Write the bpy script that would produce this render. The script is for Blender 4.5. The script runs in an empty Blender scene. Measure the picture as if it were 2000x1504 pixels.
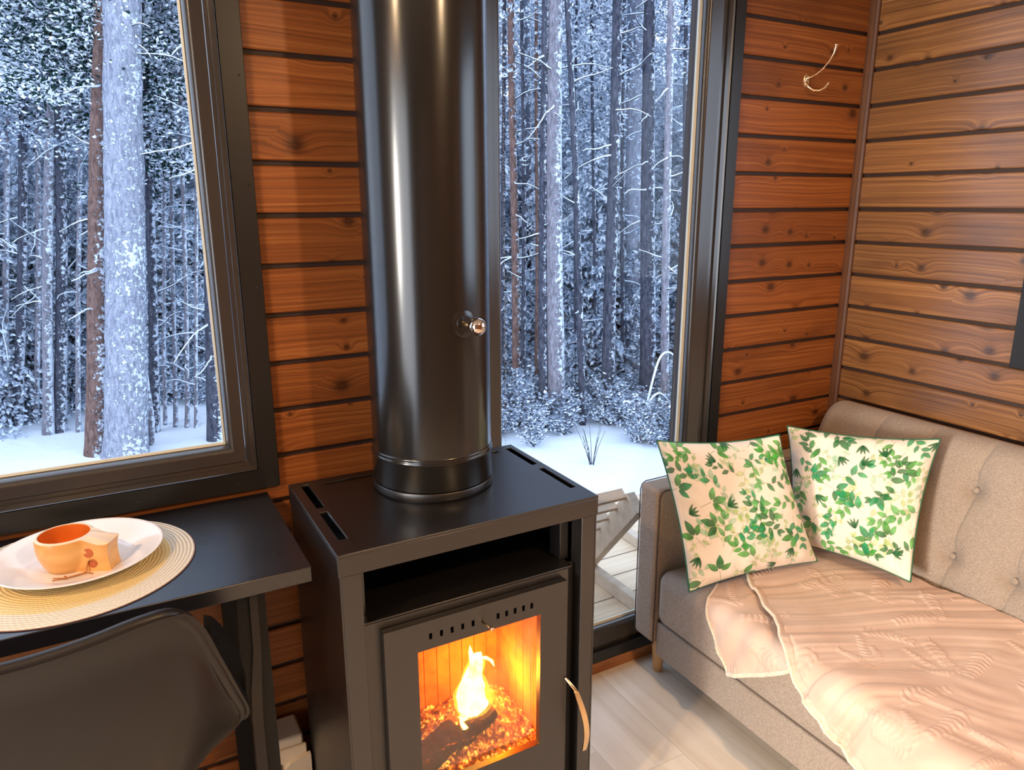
import bpy, math, random
import numpy as np
from mathutils import Vector, Matrix, noise as mnoise

PI = math.pi
scene = bpy.context.scene
COL = scene.collection
random.seed(7)
RNG = np.random.default_rng(11)

# ------------------------------------------------------------------ camera
CAM_H = 1.367
YAW, PITCH, ROLL = 0.50438598, 0.24665224, -0.00296871
cd = bpy.data.cameras.new('camera')
cam = bpy.data.objects.new('camera', cd)
COL.objects.link(cam)
f_ = Vector((math.sin(YAW)*math.cos(PITCH), math.cos(YAW)*math.cos(PITCH), -math.sin(PITCH)))
r_ = Vector((math.cos(YAW), -math.sin(YAW), 0))
u_ = r_.cross(f_)
c_, s_ = math.cos(ROLL), math.sin(ROLL)
rr, uu = r_*c_ + u_*s_, -r_*s_ + u_*c_
cam.matrix_world = Matrix(((rr.x, uu.x, -f_.x, 0), (rr.y, uu.y, -f_.y, 0), (rr.z, uu.z, -f_.z, CAM_H), (0, 0, 0, 1)))
cd.sensor_width = 36.0
cd.lens = 36.0*1420.886/2000
cd.clip_start = 0.02
cd.clip_end = 400
scene.camera = cam

# ------------------------------------------------------------------ world (overcast winter sky)
w = bpy.data.worlds.new('world')
scene.world = w
w.use_nodes = True
wn = w.node_tree
wn.nodes.clear()
wo = wn.nodes.new('ShaderNodeOutputWorld')
wb = wn.nodes.new('ShaderNodeBackground')
wb.inputs[0].default_value = (0.66, 0.79, 1.0, 1)
wb.inputs[1].default_value = 1.28
wn.links.new(wb.outputs[0], wo.inputs[0])

# ------------------------------------------------------------------ lights
def area(name, loc, rot, sx, sy, power, col):
    l = bpy.data.lights.new(name, 'AREA')
    l.shape = 'RECTANGLE'
    l.size, l.size_y = sx, sy
    l.energy = power
    l.color = col
    o = bpy.data.objects.new(name, l)
    o.location = loc
    o.rotation_euler = rot
    COL.objects.link(o)
    return o

# daylight through the glazed door on the left wall and the window above the sofa
area('daylight_left_window', (-1.9, -0.10, 1.10), (0, -PI/2, 0), 1.8, 1.5, 15, (1.0, 0.95, 0.88))
area('daylight_left_far', (-4.6, -0.15, 1.25), (0, -PI/2, 0), 1.1, 0.9, 200, (1.0, 0.93, 0.82))
area('daylight_right_window', (2.45, 0.4, 1.5), (0, PI/2, 0), 1.1, 1.1, 3, (0.9, 0.95, 1.0))

# ------------------------------------------------------------------ colour management
scene.view_settings.view_transform = 'Standard'
scene.view_settings.look = 'None'
scene.view_settings.gamma = 1.0
scene.view_settings.exposure = 1.1
scene.view_settings.use_curve_mapping = False
cy = scene.cycles
cy.use_denoising = True
cy.max_bounces = 8
cy.diffuse_bounces = 4
cy.glossy_bounces = 4
cy.transmission_bounces = 6
cy.transparent_max_bounces = 12
cy.sample_clamp_indirect = 6
cy.caustics_reflective = False
cy.caustics_refractive = False

# ------------------------------------------------------------------ helpers
def tag(o, label=None, cat=None, group=None, kind=None):
    if label: o['label'] = label
    if cat: o['category'] = cat
    if group: o['group'] = group
    if kind: o['kind'] = kind
    return o

def empty(name, loc, label, cat, group=None, rz=0):
    o = bpy.data.objects.new(name, None)
    o.empty_display_size = 0.05
    o.location = loc
    o.rotation_euler = (0, 0, rz)
    COL.objects.link(o)
    return tag(o, label, cat, group)

class MB:
    """collects geometry, in world coordinates, for ONE mesh"""
    def __init__(self):
        self.v, self.f, self.m = [], [], []
    def add(self, vs, fs, mi=0):
        b = len(self.v)
        self.v.extend([tuple(map(float, p)) for p in vs])
        for f in fs:
            self.f.append(tuple(int(i)+b for i in f)); self.m.append(mi)
    def box(self, x0, x1, y0, y1, z0, z1, mi=0):
        self.add([(x0,y0,z0),(x1,y0,z0),(x1,y1,z0),(x0,y1,z0),(x0,y0,z1),(x1,y0,z1),(x1,y1,z1),(x0,y1,z1)],
                 [(0,3,2,1),(4,5,6,7),(0,1,5,4),(1,2,6,5),(2,3,7,6),(3,0,4,7)], mi)
    def bar(self, a, b, wdt, hgt, up=(0,0,1), mi=0):
        a, b = Vector(a), Vector(b)
        d = (b-a).normalized(); up = Vector(up)
        s = d.cross(up).normalized(); t = s.cross(d).normalized()
        vs = []
        for p in (a, b):
            for i, j in ((-1,-1),(1,-1),(1,1),(-1,1)):
                vs.append(p + s*(i*wdt/2) + t*(j*hgt/2))
        self.add(vs, [(0,3,2,1),(4,5,6,7),(0,1,5,4),(1,2,6,5),(2,3,7,6),(3,0,4,7)], mi)
    def tube(self, pts, rad, n=8, mi=0, caps=True, sq=1.0):
        pts = [Vector(p) for p in pts]
        if not hasattr(rad, '__len__'): rad = [rad]*len(pts)
        vs, fs = [], []
        ref = None
        for i, p in enumerate(pts):
            d = (pts[min(i+1, len(pts)-1)] - pts[max(i-1, 0)]).normalized()
            if ref is None:
                ref = Vector((0,0,1)) if abs(d.z) < 0.9 else Vector((1,0,0))
            s = d.cross(ref).normalized(); t = s.cross(d).normalized(); ref = t
            for k in range(n):
                a = 2*PI*k/n
                vs.append(p + s*(math.cos(a)*rad[i]) + t*(math.sin(a)*rad[i]*sq))
        m = len(pts)
        for i in range(m-1):
            for k in range(n):
                k2 = (k+1) % n
                fs.append((i*n+k, i*n+k2, (i+1)*n+k2, (i+1)*n+k))
        if caps:
            fs.append(tuple(range(n-1, -1, -1)))
            fs.append(tuple((m-1)*n+k for k in range(n)))
        self.add(vs, fs, mi)
    def lathe(self, prof, c, n=48, axis='z', mi=0, capb=False, capt=False):
        vs, fs = [], []
        for r, h in prof:
            for k in range(n):
                a = 2*PI*k/n
                x, y = r*math.cos(a), r*math.sin(a)
                if axis == 'z': vs.append((c[0]+x, c[1]+y, c[2]+h))
                elif axis == 'y': vs.append((c[0]+x, c[1]+h, c[2]+y))
                else: vs.append((c[0]+h, c[1]+x, c[2]+y))
        for i in range(len(prof)-1):
            for k in range(n):
                k2 = (k+1) % n
                fs.append((i*n+k, i*n+k2, (i+1)*n+k2, (i+1)*n+k))
        if capb: fs.append(tuple(range(n-1, -1, -1)))
        if capt: fs.append(tuple((len(prof)-1)*n+k for k in range(n)))
        self.add(vs, fs, mi)
    def build(self, name, mats, parent=None, smooth=False, bevel=0, seg=2, angle=None):
        if not isinstance(mats, (list, tuple)): mats = [mats]
        off = Vector((0,0,0))
        if parent is not None:
            inv = parent_world(parent).inverted()
            vs = [tuple(inv @ Vector(p)) for p in self.v]
        else:
            vs = self.v
        me = bpy.data.meshes.new(name)
        me.from_pydata(vs, [], self.f)
        for m in mats: me.materials.append(m)
        me.polygons.foreach_set('material_index', self.m)
        if smooth:
            me.polygons.foreach_set('use_smooth', [True]*len(me.polygons))
        me.update()
        o = bpy.data.objects.new(name, me)
        COL.objects.link(o)
        if parent is not None: o.parent = parent
        if smooth and angle is not None:
            try: me.set_sharp_from_angle(angle=math.radians(angle))
            except Exception: pass
        if bevel:
            b = o.modifiers.new('bevel', 'BEVEL')
            b.width = bevel; b.segments = seg; b.limit_method = 'ANGLE'; b.harden_normals = False
            me.polygons.foreach_set('use_smooth', [True]*len(me.polygons))
            try: me.set_sharp_from_angle(angle=math.radians(50))
            except Exception: pass
        return o

def parent_world(p):
    m = Matrix.LocRotScale(p.location, p.rotation_euler, p.scale)
    if p.parent is not None: m = parent_world(p.parent) @ m
    return m

def np_mesh(name, verts, faces, mats, mi=None, smooth=False):
    """fast mesh of triangles or quads from arrays"""
    me = bpy.data.meshes.new(name)
    verts = np.asarray(verts, dtype=np.float32); faces = np.asarray(faces, dtype=np.int32)
    nf, k = faces.shape
    me.vertices.add(len(verts)); me.vertices.foreach_set('co', verts.ravel())
    me.loops.add(nf*k); me.loops.foreach_set('vertex_index', faces.ravel())
    me.polygons.add(nf)
    me.polygons.foreach_set('loop_start', np.arange(0, nf*k, k, dtype=np.int32))
    for m in mats: me.materials.append(m)
    if mi is not None: me.polygons.foreach_set('material_index', np.asarray(mi, dtype=np.int32))
    me.polygons.foreach_set('use_smooth', np.full(nf, smooth))
    me.update(calc_edges=True)
    me.validate()
    return me

def mobj(name, me, parent=None, loc=(0,0,0)):
    o = bpy.data.objects.new(name, me)
    COL.objects.link(o)
    if parent is not None:
        o.parent = parent
        o.matrix_parent_inverse = parent_world(parent).inverted() if loc is None else Matrix()
        o.location = loc if loc is not None else (0,0,0)
    else:
        o.location = loc
    return o

# ------------------------------------------------------------------ materials
def srgb(r, g, b):
    def c(v):
        v /= 255.0
        return v/12.92 if v <= 0.04045 else ((v+0.055)/1.055)**2.4
    return (c(r), c(g), c(b), 1)

class NT:
    def __init__(self, name):
        self.mat = bpy.data.materials.new(name)
        self.mat.use_nodes = True
        self.t = self.mat.node_tree
        self.t.nodes.clear()
        self.out = self.t.nodes.new('ShaderNodeOutputMaterial')
    def n(self, typ, props=None, **ins):
        nd = self.t.nodes.new(typ)
        for k, v in (props or {}).items(): setattr(nd, k, v)
        for k, v in ins.items():
            key = int(k[1:]) if k[0] == 'i' and k[1:].isdigit() else k.replace('_', ' ')
            self.set(nd, key, v)
        return nd
    def set(self, nd, key, v):
        s = nd.inputs[key]
        if isinstance(v, bpy.types.NodeSocket): self.t.links.new(v, s)
        elif isinstance(v, bpy.types.Node): self.t.links.new(v.outputs[0], s)
        else: s.default_value = v
    def math(self, op, a, b=0.0, c=0.0, clamp=False):
        nd = self.n('ShaderNodeMath', {'operation': op, 'use_clamp': clamp}, i0=a, i1=b, i2=c)
        return nd.outputs[0]
    def mix(self, fac, a, b, blend='MIX'):
        nd = self.n('ShaderNodeMix', {'data_type': 'RGBA', 'blend_type': blend})
        self.set(nd, 0, fac); self.set(nd, 6, a); self.set(nd, 7, b)
        return nd.outputs[2]
    def ramp(self, fac, stops):
        nd = self.n('ShaderNodeValToRGB')
        self.set(nd, 0, fac)
        el = nd.color_ramp.elements
        el[0].position, el[0].color = stops[0]
        el[1].position, el[1].color = stops[-1]
        for p, c in stops[1:-1]:
            e = el.new(p); e.color = c
        return nd.outputs[0]
    def noise(self, vec, scale, detail=2.0, rough=0.5, dist=0.0, dim='3D'):
        nd = self.n('ShaderNodeTexNoise', {'noise_dimensions': dim})
        if vec is not None: self.set(nd, 'Vector', vec)
        self.set(nd, 'Scale', scale); self.set(nd, 'Detail', detail)
        self.set(nd, 'Roughness', rough); self.set(nd, 'Distortion', dist)
        return nd
    def bsdf(self, **kw):
        nd = self.n('ShaderNodeBsdfPrincipled')
        for k, v in kw.items(): self.set(nd, k.replace('_', ' '), v)
        self.t.links.new(nd.outputs[0], self.out.inputs[0])
        return nd
    def bump(self, h, strength=0.3, dist=0.002):
        return self.n('ShaderNodeBump', None, Height=h, Strength=strength, Distance=dist).outputs[0]
    def coord(self, which='Object'):
        return self.n('ShaderNodeTexCoord').outputs[which]

def plain(name, col, rough=0.5, metal=0.0, spec=0.5, bump=0, bscale=200, var=0.0, **kw):
    m = NT(name)
    co = m.coord()
    c = col
    if var:
        nz = m.noise(co, bscale*0.15, 3)
        c = m.mix(nz.outputs[0], tuple(x*(1-var) for x in col[:3])+(1,), tuple(min(1, x*(1+var)) for x in col[:3])+(1,))
    b = m.bsdf(Base_Color=c, Roughness=rough, Metallic=metal)
    m.set(b, 'Specular IOR Level', spec)
    for k, v in kw.items(): m.set(b, k.replace('_', ' '), v)
    if bump:
        m.set(b, 'Normal', m.bump(m.noise(co, bscale, 3).outputs[0], bump, 0.001))
    return m.mat

PITCH_Z, OFF_Z = 0.1015, 0.0165

def wood_wall(name, axis, dark, mid, light, rough=0.42, seed=0.0):
    m = NT(name)
    co = m.coord()
    sx = m.n('ShaderNodeSeparateXYZ', None, i0=co)
    U = sx.outputs[axis]; Wz = sx.outputs[2]
    rowf = m.math('DIVIDE', m.math('SUBTRACT', Wz, OFF_Z), PITCH_Z)
    row = m.math('FLOOR', rowf)
    wn_ = m.n('ShaderNodeTexWhiteNoise', {'noise_dimensions': '1D'})
    m.set(wn_, 'W', m.math('ADD', row, seed))
    rnd = wn_.outputs[0]
    us = m.math('ADD', U, m.math('MULTIPLY', rnd, 17.0))
    kv = m.n('ShaderNodeCombineXYZ', None, i0=m.math('DIVIDE', us, 0.125), i1=m.math('ADD', rowf, m.math('MULTIPLY', row, 3.37)), i2=0.0)
    vo = m.n('ShaderNodeTexVoronoi', {'voronoi_dimensions': '2D'}, Vector=kv.outputs[0], Scale=1.0)
    d = vo.outputs['Distance']
    cs = m.n('ShaderNodeSeparateColor', None, i0=vo.outputs['Color'])
    big = cs.outputs[0]
    on = m.math('GREATER_THAN', cs.outputs[1], 0.30)
    rad = m.math('ADD', m.math('MULTIPLY', m.math('MULTIPLY', big, big), 0.085), 0.030)
    dn = m.math('DIVIDE', d, rad)
    knot = m.math('MULTIPLY', m.math('SUBTRACT', 1.35, dn, clamp=True), on)
    halo = m.math('MULTIPLY', m.math('POWER', 2.718, m.math('MULTIPLY', m.math('MULTIPLY', dn, dn), -0.12)), on)
    gv = m.n('ShaderNodeCombineXYZ', None, i0=m.math('MULTIPLY', us, 1.1), i1=m.math('MULTIPLY', Wz, 5.0), i2=row)
    low = m.noise(gv.outputs[0], 1.6, 1.0).outputs[0]
    gc = m.math('ADD', m.math('MULTIPLY', Wz, 300.0), m.math('ADD', m.math('MULTIPLY', low, 13.0), m.math('MULTIPLY', halo, 6.0)))
    fine_v = m.n('ShaderNodeCombineXYZ', None, i0=m.math('MULTIPLY', us, 2.2), i1=gc, i2=m.math('MULTIPLY', row, 4.1))
    ring = m.noise(fine_v.outputs[0], 0.55, 3.0, 0.62).outputs[0]
    fib_v = m.n('ShaderNodeCombineXYZ', None, i0=m.math('MULTIPLY', us, 6.0), i1=m.math('MULTIPLY', Wz, 420.0), i2=row)
    fib = m.noise(fib_v.outputs[0], 1.0, 2.0).outputs[0]
    patch_v = m.n('ShaderNodeCombineXYZ', None, i0=m.math('MULTIPLY', us, 3.4), i1=m.math('MULTIPLY', Wz, 9.0), i2=row)
    patch = m.noise(patch_v.outputs[0], 1.0, 2.0).outputs[0]
    g = m.math('ADD', m.math('MULTIPLY', ring, 0.85), m.math('MULTIPLY', fib, 0.18))
    col = m.ramp(g, [(0.22, dark), (0.52, mid), (0.86, light)])
    pr = m.math('MULTIPLY', m.math('SUBTRACT', patch, 0.52, clamp=True), 3.2, clamp=True)
    col = m.mix(m.math('MULTIPLY', pr, 0.55), col, tuple(x*0.45 for x in dark[:3])+(1,))
    hue = m.n('ShaderNodeHueSaturation', None, Color=col, Value=m.math('ADD', 0.84, m.math('MULTIPLY', rnd, 0.34)))
    col = hue.outputs[0]
    kd = m.math('SUBTRACT', m.math('POWER', 2.718, m.math('MULTIPLY', m.math('MULTIPLY', dn, dn), -0.55)), 0.0)
    col = m.mix(m.math('MULTIPLY', m.math('MULTIPLY', kd, on), 0.95), col, tuple(x*0.22 for x in dark[:3])+(1,))
    core = m.math('MULTIPLY', m.math('SUBTRACT', 0.6, dn, clamp=True), on)
    col = m.mix(m.math('MULTIPLY', core, 0.5, clamp=True), col, mid)
    b = m.bsdf(Base_Color=col, Roughness=m.math('ADD', rough-0.06, m.math('MULTIPLY', fib, 0.14)))
    m.set(b, 'Specular IOR Level', 0.32 if axis == 0 else 1.0)
    h = m.math('ADD', m.math('MULTIPLY', g, 1.0), m.math('MULTIPLY', knot, 0.5))
    m.set(b, 'Normal', m.bump(h, 0.45, 0.0016))
    return m.mat

DK, MD, LT = (0.095, 0.026, 0.007, 1), (0.255, 0.076, 0.017, 1), (0.45, 0.17, 0.043, 1)
M_WALLR = wood_wall('stained_pine_rear', 0, DK, MD, LT, 0.40)
M_WALLX = wood_wall('stained_pine_right', 1, (0.065,0.022,0.007,1), (0.210,0.085,0.024,1), (0.45,0.22,0.072,1), 0.30, 40.0)
M_TONGUE = plain('dark_stained_tongue', (0.030, 0.012, 0.007, 1), 0.6, var=0.3, bscale=60)
M_BATTEN = plain('stained_batten', (0.10, 0.036, 0.014, 1), 0.45, var=0.35, bscale=120)
M_CEIL = plain('painted_ceiling', (0.62, 0.50, 0.36, 1), 0.6)
M_ALU = plain('bronze_window_frame', (0.034, 0.029, 0.025, 1), 0.24, 0.0, 0.9)
M_ALU2 = plain('black_window_casing', (0.010, 0.0095, 0.0095, 1), 0.36, 0.0, 0.5)
M_BEAD = plain('pale_highlight_bead', (0.62, 0.60, 0.48, 1), 0.35)  # cream tone paints in the bright reflection along the glass edges
M_STEEL = plain('stove_steel', (0.0065, 0.0052, 0.0046, 1), 0.36, 0.0, 0.5, IOR=1.75, bump=0.05, bscale=900, var=0.08)
M_NICHE = plain('dark_niche_steel', (0.007, 0.007, 0.007, 1), 0.5)
M_BLACK = plain('matt_black', (0.006, 0.006, 0.006, 1), 0.6)
M_BRASS = plain('satin_brass', (0.80, 0.58, 0.34, 1), 0.24, 1.0)
M_CHROME = plain('chrome', (0.62, 0.55, 0.50, 1), 0.08, 1.0)
M_HOOK = plain('pale_brass', (0.85, 0.62, 0.38, 1), 0.28, 1.0)

def m_pipe():
    m = NT('satin_black_pipe')
    b = m.bsdf(Base_Color=(0.010, 0.009, 0.008, 1), Roughness=0.20, Metallic=0.0)
    m.set(b, 'Specular IOR Level', 0.5)
    m.set(b, 'IOR', 1.6)
    return m.mat
M_PIPE = m_pipe()

def m_glass(name, tint=(1, 1, 1, 1), refl=0.06):
    m = NT(name)
    tr = m.n('ShaderNodeBsdfTransparent', None, Color=tint)
    gl = m.n('ShaderNodeBsdfGlossy', None, Roughness=0.02)
    fr = m.n('ShaderNodeFresnel', None, IOR=1.45)
    mx = m.n('ShaderNodeMixShader', None, i0=m.math('MULTIPLY', fr.outputs[0], refl/0.04))
    m.t.links.new(tr.outputs[0], mx.inputs[1]); m.t.links.new(gl.outputs[0], mx.inputs[2])
    m.t.links.new(mx.outputs[0], m.out.inputs[0])
    return m.mat
M_GLASS = m_glass('window_glass', (0.98, 0.99, 1.0, 1), 0.004)
M_FGLASS = m_glass('stove_glass', (1.0, 0.98, 0.95, 1), 0.006)

def m_fabric(name, c1, c2, scale=1500, rough=0.95, sheen=0.2, bump=0.35):
    m = NT(name)
    co = m.coord()
    nz = m.noise(co, scale, 2, 0.6).outputs[0]
    mp = m.n('ShaderNodeMapping', None, i0=co); mp.inputs['Scale'].default_value = (1, 0.15, 1)
    mp2 = m.n('ShaderNodeMapping', None, i0=co); mp2.inputs['Scale'].default_value = (0.6, 1, 0.15)
    n1 = m.noise(mp.outputs[0], scale*0.7, 1).outputs[0]
    n2 = m.noise(mp2.outputs[0], scale*0.7, 1).outputs[0]
    h = m.math('ADD', m.math('MULTIPLY', m.math('ADD', n1, n2), 0.35), m.math('MULTIPLY', nz, 0.3))
    col = m.ramp(h, [(0.36, c1), (0.62, c2)])
    b = m.bsdf(Base_Color=col, Roughness=rough)
    m.set(b, 'Sheen Weight', sheen); m.set(b, 'Sheen Roughness', 0.5)
    m.set(b, 'Specular IOR Level', 0.2)
    m.set(b, 'Normal', m.bump(h, bump, 0.001))
    return m.mat
M_SOFA = m_fabric('taupe_woven_fabric', (0.19, 0.145, 0.112, 1), (0.44, 0.355, 0.285, 1))
M_SEAM = plain('dark_seam', (0.07, 0.05, 0.045, 1), 0.9)

def m_lightwood(name, c1, c2, axis=2, rough=0.4, sc=1.0):
    m = NT(name)
    co = m.coord()
    mp = m.n('ShaderNodeMapping', None, i0=co)
    s = [30*sc, 30*sc, 30*sc]; s[axis] = 2.5*sc
    mp.inputs['Scale'].default_value = s
    nz = m.noise(mp.outputs[0], 1.0, 4, 0.6, 0.6).outputs[0]
    col = m.ramp(nz, [(0.3, c1), (0.7, c2)])
    b = m.bsdf(Base_Color=col, Roughness=rough)
    m.set(b, 'Normal', m.bump(nz, 0.1, 0.001))
    return m.mat
M_LEG = m_lightwood('pale_beech', (0.62, 0.36, 0.15, 1), (0.78, 0.52, 0.26, 1))
M_KUKSA = m_lightwood('birch_cup_wood', (0.70, 0.33, 0.09, 1), (0.82, 0.47, 0.16, 1), 0, 0.35, 1.4)
M_KIN = plain('orange_stained_inside', (0.72, 0.17, 0.02, 1), 0.4, var=0.15, bscale=120)
M_KTOP = plain('pale_cut_wood', (0.84, 0.66, 0.46, 1), 0.4)
M_LEATHER = plain('tan_leather', (0.42, 0.17, 0.05, 1), 0.6)
M_DECKCH = m_lightwood('weathered_grey_wood', (0.56, 0.44, 0.33, 1), (0.72, 0.60, 0.47, 1), 0, 0.7)
M_THRESH = m_lightwood('oiled_pine_threshold', (0.22, 0.07, 0.02, 1), (0.55, 0.24, 0.08, 1), 0, 0.35, 2.0)

def m_floor(name, c1, c2, axis, bw, bl, gap=(0.5, 0.45, 0.4, 1), rough=0.35, gw=0.012):
    m = NT(name)
    co = m.coord()
    sx = m.n('ShaderNodeSeparateXYZ', None, i0=co)
    A = sx.outputs[axis]; B = sx.outputs[1-axis]
    rf = m.math('DIVIDE', B, bw); row = m.math('FLOOR', rf)
    wn_ = m.n('ShaderNodeTexWhiteNoise', {'noise_dimensions': '1D'}); m.set(wn_, 'W', row)
    al = m.math('DIVIDE', m.math('ADD', A, m.math('MULTIPLY', wn_.outputs[0], 5.0)), bl)
    brd = m.math('FLOOR', al)
    w2 = m.n('ShaderNodeTexWhiteNoise', {'noise_dimensions': '2D'})
    cv = m.n('ShaderNodeCombineXYZ', None, i0=row, i1=brd); m.set(w2, 'Vector', cv.outputs[0])
    gv = m.n('ShaderNodeCombineXYZ', None, i0=m.math('MULTIPLY', A, 2.2), i1=m.math('MULTIPLY', B, 34.0), i2=m.math('MULTIPLY', w2.outputs[0], 50.0))
    g1 = m.noise(gv.outputs[0], 1.0, 5, 0.6, 0.5).outputs[0]
    gv2 = m.n('ShaderNodeCombineXYZ', None, i0=m.math('MULTIPLY', A, 1.6), i1=m.math('MULTIPLY', B, 7.0), i2=m.math('MULTIPLY', w2.outputs[0], 31.0))
    g2 = m.noise(gv2.outputs[0], 1.0, 2).outputs[0]
    g = m.math('ADD', m.math('MULTIPLY', g1, 0.65), m.math('MULTIPLY', g2, 0.35))
    col = m.ramp(g, [(0.32, c1), (0.66, c2)])
    hv = m.n('ShaderNodeHueSaturation', None, Color=col, Value=m.math('ADD', 0.94, m.math('MULTIPLY', w2.outputs[0], 0.1)))
    e1 = m.math('LESS_THAN', m.math('ABSOLUTE', m.math('SUBTRACT', m.math('FRACT', rf), 0.5)), 0.5-gw)
    e2 = m.math('LESS_THAN', m.math('ABSOLUTE', m.math('SUBTRACT', m.math('FRACT', al), 0.5)), 0.5-gw*bw/bl)
    e = m.math('MULTIPLY', e1, e2)
    col = m.mix(e, gap, hv.outputs[0])
    b = m.bsdf(Base_Color=col, Roughness=rough)
    m.set(b, 'Normal', m.bump(m.math('ADD', m.math('MULTIPLY', g1, 0.3), e), 0.25, 0.001))
    return m.mat
M_FLOOR = m_floor('pale_oak_laminate', (0.64, 0.56, 0.45, 1), (0.80, 0.74, 0.64, 1), 1, 0.19, 1.3, (0.55, 0.48, 0.39, 1), 0.34, 0.005)
M_DECK = m_floor('warm_pine_deck', (0.74, 0.55, 0.36, 1), (0.92, 0.76, 0.56, 1), 0, 0.128, 3.0, (0.25, 0.17, 0.10, 1), 0.6, 0.03)  # warm beige boards with dark joints

# ------------------------------------------------------------------ room shell
RX, WY, LX, BY, CZ = 2.09, 1.55, -1.60, -1.70, 2.30
TG = 0.011

def wall_planks(mb, axis, fixed, inward, a0, a1, z0, z1, holes):
    """horizontal tongued boards; axis 0: wall along X at Y=fixed, axis 1: along Y at X=fixed.
       inward = sign of the direction into the room"""
    def quad(a, b, za, zb, d0, d1, mi):
        # d = depth behind the face (0 = flush)
        pa, pb = fixed - inward*d0, fixed - inward*d1
        if axis == 0:
            vs = [(a, pa, za), (b, pa, za), (b, pb, zb), (a, pb, zb)]
        else:
            vs = [(pa, a, za), (pa, b, za), (pb, b, zb), (pb, a, zb)]
        flip = (inward > 0) if axis == 0 else (inward < 0)
        mb.add(vs, [(3, 2, 1, 0) if flip else (0, 1, 2, 3)], mi)
    n0 = int(math.floor((z0-OFF_Z)/PITCH_Z))-1
    n1 = int(math.ceil((z1-OFF_Z)/PITCH_Z))
    for n in range(n0, n1+1):
        zb = OFF_Z + n*PITCH_Z
        prof = [(zb, zb+TG, 0.009, 0.009, 1), (zb+TG, zb+TG+0.0025, 0.0025, 0.0, 0), (zb+TG+0.0025, zb+PITCH_Z-0.0025, 0, 0, 0), (zb+PITCH_Z-0.0025, zb+PITCH_Z, 0.0, 0.0025, 0)]
        for pa, pb, d0, d1, mi in prof:
            cuts = sorted({max(pa, z0), min(pb, z1)} | {h[k] for h in holes for k in (2, 3) if pa < h[k] < pb and z0 < h[k] < z1})
            for i in range(len(cuts)-1):
                c0, c1 = cuts[i], cuts[i+1]
                if c1-c0 < 1e-5 or c0 < z0-1e-6 or c1 > z1+1e-6: continue
                mid = (c0+c1)/2
                segs = [(a0, a1)]
                for h in holes:
                    if h[2] < mid < h[3]:
                        ns = []
                        for s in segs:
                            if h[1] <= s[0] or h[0] >= s[1]: ns.append(s); continue
                            if s[0] < h[0]: ns.append((s[0], h[0]))
                            if s[1] > h[1]: ns.append((h[1], s[1]))
                        segs = ns
                t0 = (c0-pa)/(pb-pa); t1 = (c1-pa)/(pb-pa)
                for s in segs:
                    quad(s[0], s[1], c0, c1, d0+(d1-d0)*t0, d0+(d1-d0)*t1, mi)
        # undersides / upper lips of the boards
        for zz, da, db in ((zb+TG, 0.009, 0.0025), (zb, 0.0025, 0.009)):
            if z0 < zz < z1:
                segs = [(a0, a1)]
                for h in holes:
                    if h[2] < zz < h[3]:
                        ns = []
                        for s in segs:
                            if h[1] <= s[0] or h[0] >= s[1]: ns.append(s); continue
                            if s[0] < h[0]: ns.append((s[0], h[0]))
                            if s[1] > h[1]: ns.append((h[1], s[1]))
                        segs = ns
                for s in segs: quad(s[0], s[1], zz, zz, da, db, 0)

def wall_core(mb, axis, f0, f1, a0, a1, z0, z1, holes, mi):
    """solid core of the wall, built as blocks around the openings"""
    xs = sorted({a0, a1} | {h[k] for h in holes for k in (0, 1)})
    zs = sorted({z0, z1} | {h[k] for h in holes for k in (2, 3)})
    for i in range(len(xs)-1):
        for j in range(len(zs)-1):
            mx, mz = (xs[i]+xs[i+1])/2, (zs[j]+zs[j+1])/2
            if any(h[0] < mx < h[1] and h[2] < mz < h[3] for h in holes): continue
            if axis == 0: mb.box(xs[i], xs[i+1], min(f0, f1), max(f0, f1), zs[j], zs[j+1], mi)
            else: mb.box(min(f0, f1), max(f0, f1), xs[i], xs[i+1], zs[j], zs[j+1], mi)

# openings (along, along, z, z)
W1 = (-1.35, 0.233, 0.813, 2.11)          # picture window beside the table
D1 = (0.768, 1.521, 0.034, 2.14)           # full height glass door
W2 = (-0.25, 0.965, 0.985, 1.95)          # window above the sofa
W3 = (-0.85, 0.66, 0.08, 1.95)            # left wall (outside the picture)

mb = MB(); wall_planks(mb, 0, WY, -1, LX, RX, 0.0, CZ, [W1, D1])
wall_core(mb, 0, WY+0.010, WY+0.16, LX-0.12, RX+0.12, -0.05, CZ, [W1, D1], 1)
tag(mb.build('wall_rear', [M_WALLR, M_TONGUE]), kind='structure')
mb = MB(); wall_planks(mb, 1, RX, -1, BY, WY, 0.0, CZ, [W2])
wall_core(mb, 1, RX+0.010, RX+0.14, BY-0.1, WY+0.009, -0.05, CZ, [W2], 1)
tag(mb.build('wall_right', [M_WALLX, M_TONGUE]), kind='structure')
mb = MB(); wall_planks(mb, 1, LX, 1, BY, WY, 0.0, CZ, [W3])
wall_core(mb, 1, LX-0.010, LX-0.14, BY-0.1, WY+0.009, -0.05, CZ, [W3], 1)
tag(mb.build('wall_left', [M_WALLX, M_TONGUE]), kind='structure')
mb = MB(); wall_planks(mb, 0, BY, 1, LX, RX, 0.0, CZ, [])
wall_core(mb, 0, BY-0.010, BY-0.14, LX-0.12, RX+0.12, -0.05, CZ, [], 1)
tag(mb.build('wall_back', [M_WALLX, M_TONGUE]), kind='structure')
mb = MB(); mb.box(LX-0.12, RX+0.12, BY-0.12, WY+0.009, -0.12, 0.0)
tag(mb.build('floor', M_FLOOR), kind='structure')
mb = MB(); mb.box(LX-0.12, RX+0.12, BY-0.12, WY+0.16, CZ, CZ+0.12)
tag(mb.build('ceiling', M_CEIL), kind='structure')

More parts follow.
